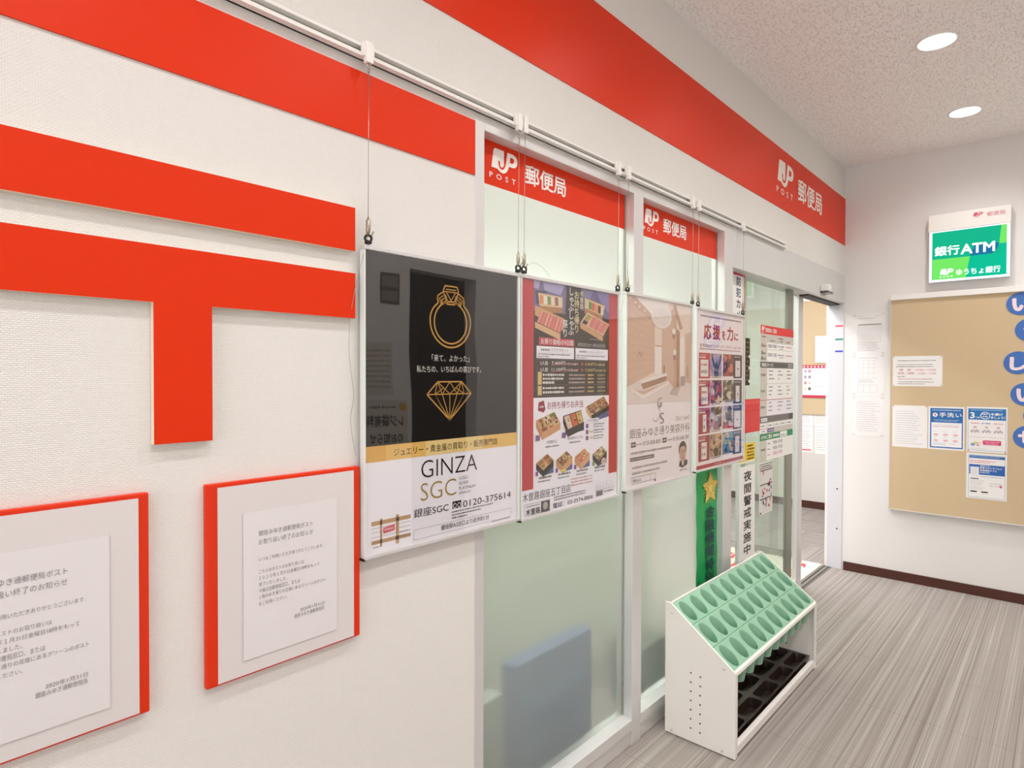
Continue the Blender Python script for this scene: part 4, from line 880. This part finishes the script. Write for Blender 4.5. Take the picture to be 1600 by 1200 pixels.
# sloped socket strips
def slope_z(y): return ZB+.001+(y+.070)*(ZB-ZF)/(.070+YF*-1-.140)*1.0 if False else ZB-(-.070-y)*(ZB-ZF)/(-.070-YF)
xa, xb = SX0+.008, SX1-.008; cw = (xb-xa)/10; ya, yb = -.074, -.322; rw = (ya-yb)/3
for r in range(3):
    b = MB(); y0 = ya-rw*r-.0008; y1 = ya-rw*(r+1)+.0008
    for c in range(10):
        cx0, cx1 = xa+cw*c, xa+cw*(c+1); cx, cy = (cx0+cx1)/2, (y0+y1)/2; rx, ry = cw*.365, rw*.44; n = 32
        def edge(t_):
            dx, dy = math.cos(t_), math.sin(t_); k = min((cx1-cx0)/2/abs(dx) if abs(dx) > 1e-9 else 9, abs(y1-y0)/2/abs(dy) if abs(dy) > 1e-9 else 9)
            return (cx+dx*k, cy+dy*k)
        angs = [2*math.pi*i/n for i in range(n)]; cor = math.atan2(abs(y1-y0)/2, (cx1-cx0)/2)
        for q in (cor, math.pi-cor, math.pi+cor, 2*math.pi-cor):
            j = min(range(n), key=lambda i: abs(angs[i]-q)); angs[j] = q
        O, I, I2, I3, I4, T1, T0 = [], [], [], [], [], [], []
        for a in angs:
            e = edge(a); O.append((e[0], e[1], slope_z(e[1])))
            for L, s_, dz in ((I, 1.0, 0), (I2, .955, -.003)): L.append((cx+rx*s_*math.cos(a), cy+ry*s_*math.sin(a), slope_z(cy+ry*s_*math.sin(a))+dz))
            zb_ = slope_z(cy)-.126
            I3.append((cx+rx*.62*math.cos(a), cy+ry*.50*math.sin(a), zb_))
            I4.append((cx+rx*.66*math.cos(a), cy+ry*.54*math.sin(a), zb_))
            T1.append((cx+rx*.99*math.cos(a), cy+ry*.99*math.sin(a), slope_z(cy+ry*.99*math.sin(a))-.004))
        def band(A, B_, sm): 
            k = len(A); b.add(A+B_, [(i, (i+1) % k, k+(i+1) % k, k+i) for i in range(k)], M_GREEN, sm)
        band(O, I, False); band(I, I2, False); band(I2, I3, True); band(I3, I4, False); band(I4, T1, True)
    # skirt round the strip
    zt = slope_z
    b.add([(xa, y0, zt(y0)), (xb, y0, zt(y0)), (xb, y0, zt(y0)-.012), (xa, y0, zt(y0)-.012)], [(0, 1, 2, 3)], M_GREEN); b.add([(xa, y1, zt(y1)), (xb, y1, zt(y1)), (xb, y1, zt(y1)-.012), (xa, y1, zt(y1)-.012)], [(0, 3, 2, 1)], M_GREEN)
    b.build('socket_strip', t)['label'] = 'mint green strip of ten sockets'
b = MB(); b.box(xa, -.074, ZB-.030, xb, -.068, ZB+.003, M_WHITE, .001); b.build('back_lip', t)
b = MB(); b.prism([(-.322, slope_z(-.322)+.002), (-.330, slope_z(-.330)+.003), (-.332, slope_z(-.330)-.008), (-.324, slope_z(-.330)-.010)], 0, xa, xb, M_WHITE); b.build('front_lip', t)
b = MB(); b.box(xa, YF+.002, .012, xb, YF+.022, .044, M_WHITE, .003); b.build('base_rail', t)
b = MB(); b.box(xa, YB-.012, .012, xb, YB, .20, M_WHITE, .002); b.build('rear_panel', t)
# drip tray with pockets
b = MB(); tx0, tx1, ty0, ty1, zt_ = xa+.004, xb-.004, YB-.014, YF+.024, .060; nx_, ny_ = 5, 3
gx, gy = (tx1-tx0)/nx_, (ty0-ty1)/ny_
def rrect(cx, cy, hx, hy, r, z, n=5):
    out = []
    for (sx, sy, a0) in ((1, 1, 0), (-1, 1, 90), (-1, -1, 180), (1, -1, 270)):
        for k in range(n): a = math.radians(a0+90*k/(n-1)); out.append((cx+sx*(hx-r)+r*math.cos(a), cy+sy*(hy-r)+r*math.sin(a), z))
    return out
for i in range(nx_):
    for j in range(ny_):
        cx, cy = tx0+gx*(i+.5), ty1+gy*(j+.5)
        A = rrect(cx, cy, gx/2, gy/2, .0004, zt_); B_ = rrect(cx, cy, gx/2-.012, gy/2-.010, .018, zt_); C_ = rrect(cx, cy, gx/2-.020, gy/2-.018, .014, .022); k = len(A)
        b.add(A+B_+C_, [(q, (q+1) % k, k+(q+1) % k, k+q) for q in range(k)]+[(k+q, k+(q+1) % k, 2*k+(q+1) % k, 2*k+q) for q in range(k)]+[tuple(range(2*k, 3*k))], M_BROWN)
b.box(tx0, ty1-.001, .006, tx1, ty0, .020, M_BROWN)
b.build('drip_tray', t)['label'] = 'dark brown pocketed drip tray'

# ================================================================== the end wall
# lit sign
t = thing('wall_sign', 'lit green sign box with white characters above the cork board', 'lit sign', (4.88, -.73, 2.02))
b = MB(); b.box(4.862, -.940, 2.352, XE, -.515, 2.462, M_PLAST, .004); b.build('header_box', t)
b = MB(); b.box(4.866, -.937, 2.022, XE, -.520, 2.352, mat('sign_case', '#dfe2e6', .4), .003); b.build('sign_case', t)
p = Print('e', 4.8655); p.rect(.522, 2.023, .937, 2.351, glow('lit_white', '#f2f4ff', 1.25), 1)
G1 = glow('lit_green', '#12b48c', 1.0); G2 = glow('lit_emerald', '#18a878', 1.0); G3 = glow('lit_lime', '#6fdc62', 1.0); G4 = glow('lit_teal_blue', '#1f6f98', 1.0); GWt = glow('lit_letter', '#ffffff', 1.5)
p.rect(.537, 2.037, .921, 2.345, G1, 2)
p.rect(.540, 2.170, .895, 2.345, glow('lit_jade', '#17ad84', 1.0), 3); p.poly([(.540, 2.037), (.717, 2.037), (.738, 2.170), (.540, 2.170)], G3, 3)
p.poly([(.884, 2.232), (.894, 2.345), (.921, 2.345), (.921, 2.232)], G3, 4); p.poly([(.717, 2.037), (.921, 2.037), (.921, 2.232), (.88, 2.232), (.86, 2.172), (.738, 2.170)], glow('lit_sea', '#0fb58e', 1.0), 3)
p.poly([(.738, 2.172), (.762, 2.238), (.884, 2.238), (.876, 2.205), (.862, 2.182), (.845, 2.174)], G4, 4)
p.txt('銀行', .551, 2.190, .684, 2.252, GWt, 6, w=.02); p.txt('ATM', .690, 2.187, .864, 2.250, GWt, 6, w=.025)
jp_mark(p, .582, 2.064, .655, 2.103, GWt, G3, 6); p.txt('BANK', .580, 2.049, .652, 2.058, GWt, 6, space=1.6); p.txt('ゆうちょ銀行', .668, 2.054, .892, 2.095, GWt, 6, w=.012)
p.build('lit_face', t)['label'] = 'lit green face'
p = Print('e', 4.8617); PKR = ink('#d9526a'); jp_mark(p, .753, 2.413, .803, 2.441, PKR, M_PLAST, 1); p.fine(.753, 2.404, .80, .003, ink('#e9b9c0'), 1); p.txt('郵便局', .822, 2.407, .912, 2.434, ink('#e08a98'), 1, w=.01); p.build('header_lettering', t)
# cork board
t = thing('cork_board', 'large tan cork notice board with a white top rail', 'notice board', (4.91, -1.2, .49))
b = MB(); b.box(4.896, -2.10, .492, XE, -.302, 1.930, M_CORK); b.build('cork_panel', t)
b = MB(); b.box(4.880, -2.11, 1.925, XE, -.298, 1.962, M_PLAST, .003); b.build('top_rail', t)
b = MB(); b.box(4.892, -2.11, .488, XE, -.3, .494, M_ALU); b.box(4.894, -.302, .49, XE, -.2985, 1.93, mat('board_side', '#dcd7d2', .5)); b.build('edge_trim', t)
GRB = 'papers pinned on the cork board'; DB = 4.8952
BLU = ink('#2f6fb4'); PINK = ink('#d4447a'); LT = ink('#c7c4c4'); RDI = ink('#d9616e')
def pin(p, u, v, c): p.ell(u, v, .004, .004, ink(c), 6, 10)
p = Print('e', DB); p.sheet(.315, 1.339, .597, 1.542, .0005, M_PAPER)
p.fine(.345, 1.508, .560, .006, GY); p.fine(.338, 1.482, .545, .005, GY); p.fine(.335, 1.468, .548, .006, GY); p.txt('開　局：10:00～14:00', .357, 1.441, .561, 1.456, RDI); p.txt('貯金・保険：10:00～17:00', .345, 1.418, .561, 1.433, RDI); p.fine(.342, 1.401, .388, .005, GY)
p.fine(.348, 1.384, .544, .007, ink('#d98a94')); p.fine(.348, 1.365, .549, .005, GY); p.fine(.342, 1.352, .50, .005, GY)
for u in (.322, .590):
    for v in (1.345, 1.536): pin(p, u, v, '#b9b4b4')
tag(p.build('notice_sheet', None, (DB, -.45, 1.339)), 'landscape white notice with red hours, alone on the upper cork', 'notice', GRB)
p = Print('e', DB); p.sheet(.316, .925, .518, 1.208, .0005, M_PAPER)
for i in range(15): p.fine(.335, 1.165-.0155*i, .335+random.uniform(.10, .165), .005, LT)
pin(p, .322, 1.204, '#e0627a'); pin(p, .512, 1.204, '#e0627a')
tag(p.build('notice_sheet', None, (DB, -.42, .925)), 'plain white text letter on the cork left of the blue hand washing sheet', 'notice', GRB)
p = Print('e', DB); p.sheet(.523, .924, .718, 1.207, .0005, M_PAPER); p.rect(.533, .935, .710, 1.196, BLU, 1); p.rect(.540, .943, .704, 1.102, ink('#f4f3f5'), 2)
p.ell(.560, 1.152, .014, .014, ink('#eef2f6'), 2); p.ell(.560, 1.153, .004, .008, ink('#d05a6a'), 3, 10); p.txt('手洗い', .583, 1.138, .703, 1.169, WHT, 2, w=.02, space=1.15); p.fine(.545, 1.180, .70, .007, ink('#cfe0ef')); p.fine(.55, 1.118, .69, .004, ink('#cfe0ef')); p.fine(.56, 1.110, .68, .003, ink('#cfe0ef'))
p.fine(.548, 1.086, .695, .004, LT, 3); p.fine(.548, 1.074, .690, .005, RDI, 3)
for r in range(2):
    for c in range(3): p.ell(.565+.053*c, 1.020-.038*r, .014, .008, ink('#f2d3d3'), 3, 12); p.fine(.553+.053*c, 1.022-.038*r, .578+.053*c, .005, RDI, 4); p.fine(.55+.053*c, 1.04-.038*r, .572+.053*c, .003, LT, 3)
p.fine(.55, .962, .62, .005, ink('#9ab4d4'), 3); p.fine(.55, .954, .62, .004, ink('#9ab4d4'), 3); p.fine(.64, .962, .67, .005, LT, 3)
tag(p.build('notice_sheet', None, (DB, -.62, .924)), 'blue framed hand washing sheet between two white sheets on the cork', 'notice', GRB)
p = Print('e', DB); p.sheet(.729, .924, .934, 1.212, .0005, M_PAPER); p.rect(.738, 1.130, .926, 1.200, ink('#2a76b8'), 1); p.frame(.736, .935, .928, 1.202, .002, ink('#86aacb'), 1)
p.txt('3', .746, 1.138, .770, 1.177, WHT, 2, w=.03); p.txt('つの', .773, 1.139, .798, 1.150, WHT, 2, w=.02); p.stroke([(.824+.023*math.cos(a/5), 1.158+.021*math.sin(a/5)) for a in range(32)], .004, WHT, 2); p.fine(.809, 1.162, .84, .010, WHT, 2); p.fine(.812, 1.148, .838, .008, WHT, 2)
p.txt('を避け', .852, 1.160, .910, 1.176, WHT, 2, w=.03); p.txt('ましょう！', .852, 1.140, .922, 1.155, WHT, 2, w=.03); p.fine(.75, 1.190, .91, .004, ink('#d3e4f2'))
for u, c in ((.773, '#d9616e'), (.831, '#6a8ac0'), (.890, '#d9616e')):
    p.fine(u-.024, 1.104, u+.024, .008, ink(c)); p.stroke([(u-.008, 1.090), (u+.008, 1.076)], .0025, ink('#d9584e'), 4); p.stroke([(u-.008, 1.076), (u+.008, 1.090)], .0025, ink('#d9584e'), 4)
    for k in range(5): p.ell(u-.018+.009*k, 1.055+.006*(k % 2), .006, .008, ink(('#b9b4b8', '#c9c6d6', '#d9b4b4')[k % 3]), 3, 10)
p.fine(.745, 1.018, .92, .004, ink('#e0a8ac')); p.rect(.814, .973, .904, 1.001, ink('#d8346a'), 2); p.fine(.820, .988, .898, .006, ink('#f3c4d3'), 3); p.fine(.828, .978, .89, .005, ink('#f3c4d3'), 3)
p.ell(.762, .972, .012, .010, ink('#8aa8d8'), 2, 14); p.ell(.776, .984, .010, .009, ink('#ead77a'), 2, 14); p.ell(.788, .970, .008, .008, ink('#e6a4b0'), 2, 14); p.stroke([(.785, .982), (.814, .990)], .002, RDI, 3); p.fine(.75, .944, .83, .004, LT)
pin(p, .739, .932, '#b04a5a'); pin(p, .926, .930, '#c05a6a')
tag(p.build('notice_sheet', None, (DB, -.83, .924)), 'white sheet with light blue heading and three red crosses on the cork', 'notice', GRB)
p = Print('e', DB); p.sheet(.730, .628, .934, .917, .0005, M_PAPER); p.frame(.741, .636, .926, .906, .002, ink('#86aacb'), 1); p.rect(.745, .885, .924, .902, ink('#3a6cb4'), 2); p.fine(.75, .892, .90, .004, ink('#c9d9ee'), 3)
p.fine(.748, .866, .88, .005, RDI); p.fine(.748, .856, .85, .005, RDI); p.rect(.745, .782, .924, .845, ink('#2c66b2'), 2); p.txt('新型コロナウイルス', .800, .820, .910, .833, WHT, 3, w=.02); p.txt('接触確認アプリ', .800, .804, .884, .816, WHT, 3, w=.02); p.fine(.800, .836, .85, .005, WHT, 3); p.fine(.80, .793, .85, .006, WHT, 3)
p.rect(.751, .762, .795, .830, ink('#eceaec'), 3); p.block(.757, .775, .79, .825, 5, LT, 4); p.rect(.752, .752, .795, .757, ink('#4a4a50'), 3); p.fine(.80, .768, .915, .005, ink('#a9b4c4'))
p.block(.751, .708, .83, .748, 4, LT, 3); p.block(.751, .684, .83, .704, 2, LT, 3); p.block(.85, .708, .92, .738, 2, LT, 3); p.ell(.905, .715, .007, .008, RDI, 4, 10)
for u in (.752, .808): p.rect(u, .668, u+.034, .676, ink('#2a282a'), 3)
tag(p.build('notice_sheet', None, (DB, -.83, .628)), 'lowest pinned sheet on the cork, with a deep blue middle band', 'notice', GRB)
# round letters: each a blue disc with a pale character
DISC = mat('blue_card', '#3f6fb8', .6); PALE = ink('#f3dfe4')
for ch, cu, cv, ty in (('い', .990, 1.852, 'top'), ('っ', 1.033, 1.690, ''), ('し', .980, 1.490, ''), ('い', 1.016, 1.296, 'mid'), ('せ', 1.030, 1.035, '')):
    lab = {'い': 'blue round card with a pale い on the cork, the upper い' if ty == 'top' else 'blue round card with a pale い on the cork, between the し and せ cards', 'っ': 'blue round card with a pale っ cut by the picture edge', 'し': 'blue round card with a pale し on the cork', 'せ': 'blue round card with a pale せ on the cork'}[ch]
    t = thing('letter_card', lab, 'letter card', (4.895, -cu, cv), 'round letter cards on the cork board')
    b = MB(); b.tube([(4.8935, -cu, cv), (4.8958, -cu, cv)], [.070, .070], DISC, 36, smooth=False); b.build('card', t)
    p = Print('e', 4.8933); s = .052
    g = {'い': (-.042, -.046, .054, .036), 'っ': (-.030, -.030, .044, .020), 'し': (-.040, -.047, .040, .037), 'せ': (-.046, -.044, .050, .042)}[ch]
    p.txt(ch, cu+g[0], cv+g[1], cu+g[2], cv+g[3], PALE, 1, w=.055); p.build('character', t)
for ch, cu, cv in (('ま', 1.078, 1.166),):
    t = thing('letter_card', 'blue round card with a pale ま, only its rim inside the picture', 'letter card', (4.895, -cu, cv), 'round letter cards on the cork board')
    b = MB(); b.tube([(4.8935, -cu, cv), (4.8958, -cu, cv)], [.070, .070], DISC, 36, smooth=False); b.build('card', t)
    p = Print('e', 4.8933); p.txt(ch, cu-.04, cv-.042, cu+.04, cv+.042, PALE, 1, w=.055); p.build('character', t)
# three sheets between door and board
DW = 4.9262; TP_ = ink('#dcd4cc')
for k, (v0, v1, lab) in enumerate(((1.562, 1.848, 'white form sheet with a table, topmost of three beside the door'), (1.272, 1.556, 'white form sheet with a ruled grid, middle of three beside the door'), (.982, 1.262, 'plain white text sheet, lowest of three beside the door'))):
    p = Print('e', DW); p.sheet(.062, v0, .256, v1, .0006, mat('paper_grey', '#ece8e6', .6)); c1, c2 = ink('#b4afad'), ink('#cbc7c5'); 
    if k == 0:
        p.fine(.09, v1-.020, .12, .004, c1); p.fine(.2, v1-.020, .235, .004, c1); p.fine(.09, v1-.035, .20, .006, c1); p.frame(.092, v1-.20, .238, v1-.072, .0015, c1); p.rect(.092, v1-.083, .238, v1-.072, c1, 2)
        for r in range(9): p.fine(.10, v1-.098-.011*r, .23, .004, c2)
        p.block(.088, v0+.02, .238, v0+.085, 6, c1, 2, h=.4)
    elif k == 1:
        p.fine(.10, v1-.025, .22, .006, c1)
        for u in (.095, .128, .160, .192): p.rect(u, v1-.165, u+.0012, v1-.04, c1, 1)
        for v in (.04, .065, .09, .128, .165): p.rect(.095, v1-v, .215, v1-v+.0012, c1, 1)
        p.block(.095, v1-.20, .20, v1-.172, 3, c1, 2); p.frame(.095, v0+.018, .215, v0+.072, .0012, c1); p.rect(.13, v0+.018, .1312, v0+.072, c1, 2); p.rect(.17, v0+.018, .1712, v0+.072, c1, 2)
    else: p.block(.088, v0+.03, .238, v1-.03, 14, c2, 2, h=.35)
    for u in (.070, .248):
        for v in (v0+.008, v1-.008): p.poly([(u-.010, v-.004), (u+.008, v-.006), (u+.010, v+.004), (u-.008, v+.006)], TP_, 5)
    tag(p.build('wall_sheet', None, (DW, -.16, v0)), lab, 'notice', 'sheets taped beside the door')

# ================================================================== inside the office
XB = XI-.02
t = thing('inner_cork_board', 'tan cork board on the far wall seen through the open door', 'notice board', (XB, 1.1, 1.0))
b = MB(); b.box(XB, .30, 1.0, XI, .915, 2.21, M_CORK); b.build('cork_panel', t)
b = MB(); b.box(XB-.008, .29, 2.205, XI, .935, 2.245, M_PLAST); b.box(XB-.006, .915, 1.0, XI, .935, 2.21, M_PLAST); b.build('white_frame', t)
p = Print('e', XB-.002); 
def sheet_in(u0, v0, u1, v1, rows, lab, extra=None):
    p = Print('e', XB-.009 if v0 > .99 else XI-.0015); p.sheet(u0, v0, u1, v1, .0008, M_PAPER)
    if rows: p.block(u0+.015, v0+.03, u1-.015, v1-.02, rows, LT, 1, h=.4)
    if extra: extra(p)
    tag(p.build('office_sheet', None, (p.d, -(u0+u1)/2, v0)), lab, 'notice', 'sheets on the far office wall')
sheet_in(-.780, 1.548, -.580, 1.828, 13, 'white letter on the far cork board, high beside the door jamb')
sheet_in(-.934, .876, -.801, 1.158, 12, 'white sheet under the far calendar, by the door leaf')
sheet_in(-.791, .876, -.60, 1.158, 13, 'white sheet under the far calendar, by the door jamb')
sheet_in(-.934, .594, -.801, .868, 9, 'lowest far sheet with a red foot line', lambda p: p.rect(-.932, .612, -.818, .624, ink('#d0436a'), 3))
sheet_in(-.785, .586, -.60, .868, 9, 'lowest far white sheet by the door jamb')
t = thing('calendar', 'red edged wall calendar with small pictures seen through the door', 'calendar', (XB-.012, .78, 1.176), None)
p = Print('e', XB-.012); p.sheet(-.936, 1.178, -.62, 1.523, .001, M_PAPER); CRD = ink('#cf3a52')
p.rect(-.936, 1.490, -.62, 1.523, CRD, 1); p.rect(-.936, 1.178, -.62, 1.205, CRD, 1)
for i in range(8): p.ell(-.920+.035*i, 1.506, .009, .009, WHT, 2, 10)
for r in range(4):
    for c in range(3): p.rect(-.928+.042*c, 1.443-.062*r, -.903+.042*c, 1.473-.062*r, ink(random.choice(('#c98a9a', '#a99aa8', '#8a6a8a', '#b4a4d4', '#d8cfa8', '#9a3a54', '#6a5a48', '#4a6a4a', '#a08ab0'))), 2); p.fine(-.928+.042*c, 1.434-.062*r, -.905+.042*c, .004, LT, 2)
p.frame(-.80, 1.34, -.70, 1.475, .0015, LT, 2); p.frame(-.80, 1.215, -.62, 1.33, .0015, LT, 2); p.fine(-.79, 1.455, -.75, .008, ink('#8a98c4'), 3); p.fine(-.79, 1.30, -.70, .008, ink('#8a98c4'), 3)
p.build('page', t)
# entrance mat with red characters
t = thing('entrance_mat', 'cream entrance mat with red characters inside the doorway', 'mat', (4.3, .5, 0))
p = Print('f', .006); p.sheet(3.45, .135, 4.94, .90, .006, mat('cream_mat', '#d9cfbf', .95, bump=.4, bscale=400)); RM = ink('#d24a4e', .9)
p.txt('ありがとう', 3.6, .60, 4.8, .78, RM, 1, w=.03); p.txt('ございます', 3.7, .205, 4.93, .30, RM, 1, w=.03)
p.build('mat_pad', t)
# counter, cabinet and blue box blurred behind the frosted panes
b = MB(); DK = mat('counter_laminate', '#d6d8c8', .5)
b.box(-.2, .62, 0, 2.9, 1.1, .84, DK); b.box(1.94, .612, .50, 2.62, .62, .525, mat('counter_groove', '#b3b29c', .5)); b.box(-.25, .58, .84, 2.95, 1.15, .88, mat('counter_top', '#a9a38c', .4))
tag(b.build('service_counter', None, (1.4, .85, 0)), 'pale service counter blurred behind the frosted panes', 'counter')
b = MB(); b.box(1.47, .12, 0.0, 1.90, .20, .465, mat('blue_bin', '#083f6e', .5), .012); b.box(1.52, .116, .30, 1.85, .122, .34, mat('blue_bin_band', '#17598a', .5), .003)
tag(b.build('storage_box', None, (1.66, .13, 0)), 'blue storage box blurred behind the lower frosted pane', 'box')
b = MB(); b.box(.95, .12, 0, 1.42, .20, .40, mat('grey_case', '#7d8280', .5), .015)
tag(b.build('grey_case', None, (1.2, .16, 0)), 'low grey case blurred behind the frosted pane corner', 'box')
b = MB(); b.box(2.28, .16, 0, 2.52, .40, .24, mat('dark_case', '#4a4f45', .5), .02)
tag(b.build('dark_case', None, (2.4, .28, 0)), 'dark low box blurred behind the pane by the umbrella stand', 'box')

# mirrored in the black poster: things on the facing wall
p = Print('r', YR+.004); p.sheet(-2.59, 1.88, -2.43, 2.08, .004, mat('vent_grey', '#5f5954', .5)); p.rect(-2.575, 1.99, -2.445, 2.06, ink('#8f8982'), 1); p.rect(-2.575, 1.90, -2.445, 1.965, ink('#8f8982'), 1)
tag(p.build('switch_plate', None, (2.51, YR, 1.88)), 'grey switch plate mirrored in the black ring poster', 'switch')
p = Print('r', YR+.003); p.sheet(-2.53, 1.27, -2.25, 1.62, .001, mat('paper_facing', '#d9d2c8', .6)); p.block(-2.51, 1.31, -2.27, 1.58, 8, ink('#a39a90'), 1)
tag(p.build('facing_notice', None, (2.39, YR, 1.27)), 'pale pinned sheet mirrored in the black ring poster', 'notice', 'notices mirrored in the black poster')
p = Print('r', YR+.003); p.sheet(-2.64, .92, -2.28, 1.24, .001, mat('paper_facing', '#d9d2c8', .6)); p.txt('レジ袋有料', -2.60, 1.06, -2.32, 1.14, TXTK, 1, w=.03); p.txt('のお知らせ', -2.60, .95, -2.34, 1.02, TXTK, 1, w=.03); p.fine(-2.54, 1.18, -2.34, .02, GY); p.ell(-2.60, 1.19, .03, .03, ink('#d9a83a'), 1)
tag(p.build('facing_notice', None, (2.46, YR, .92)), 'white bag charge notice mirrored in the black ring poster', 'notice', 'notices mirrored in the black poster')

# ================================================================== lamps
def downlight(x, y, lab):
    t = thing('ceiling_downlight', lab, 'ceiling light', (x, y, CEIL), 'round recessed ceiling downlights')
    b = MB(); b.lathe([(.082, 0.0), (.082, -.004), (.074, -.006), (.070, -.002), (.070, 0)], (x, y, CEIL), M_PLAST); b.build('trim_ring', t)
    b = MB(); b.disc((x, y, CEIL-.0012), .0705, (0, 0, -1), glow('lamp_face', '#fffaf0', 14.0), 32); b.build('lamp_face', t)
    L = bpy.data.lights.new('downlight_beam', 'SPOT'); L.energy = LAMP_W if y > -1 else LAMP_W*1.6; L.spot_size = math.radians(150); L.spot_blend = 1.0; L.shadow_soft_size = .055; L.color = (1.0, .99, .98)  # added fill row is stronger than the row beside the wall
    o = bpy.data.objects.new('downlight_beam', L); COL.objects.link(o); o.parent = t; o.location = (0, 0, -.012)
SEEN = {(3.34, -.76): 'round white downlight in the ceiling, the bigger one seen', (4.33, -.76): 'round white downlight in the ceiling, nearest to the end wall'}
for (x, y) in LAMP_XY:
    downlight(x, y, SEEN.get((x, y), 'round white downlight in the ceiling, outside the picture, in the wall-side row or the added fill row'))
for i, (x, y) in enumerate([(x, y) for x in (.8, 2.4, 4.0, 5.2) for y in (.75, 1.45)]):
    b = MB(); b.box(x-.6, y-.15, 2.735, x+.6, y+.15, 2.75, glow('office_panel', '#fafcff', 15.0))
    tag(b.build('office_light_panel', None, (x, y, 2.735)), 'long white light panel in the office ceiling, out of view', 'ceiling light', 'office ceiling light panels')

bpy.data.objects.remove(_to); bpy.data.curves.remove(_tc)
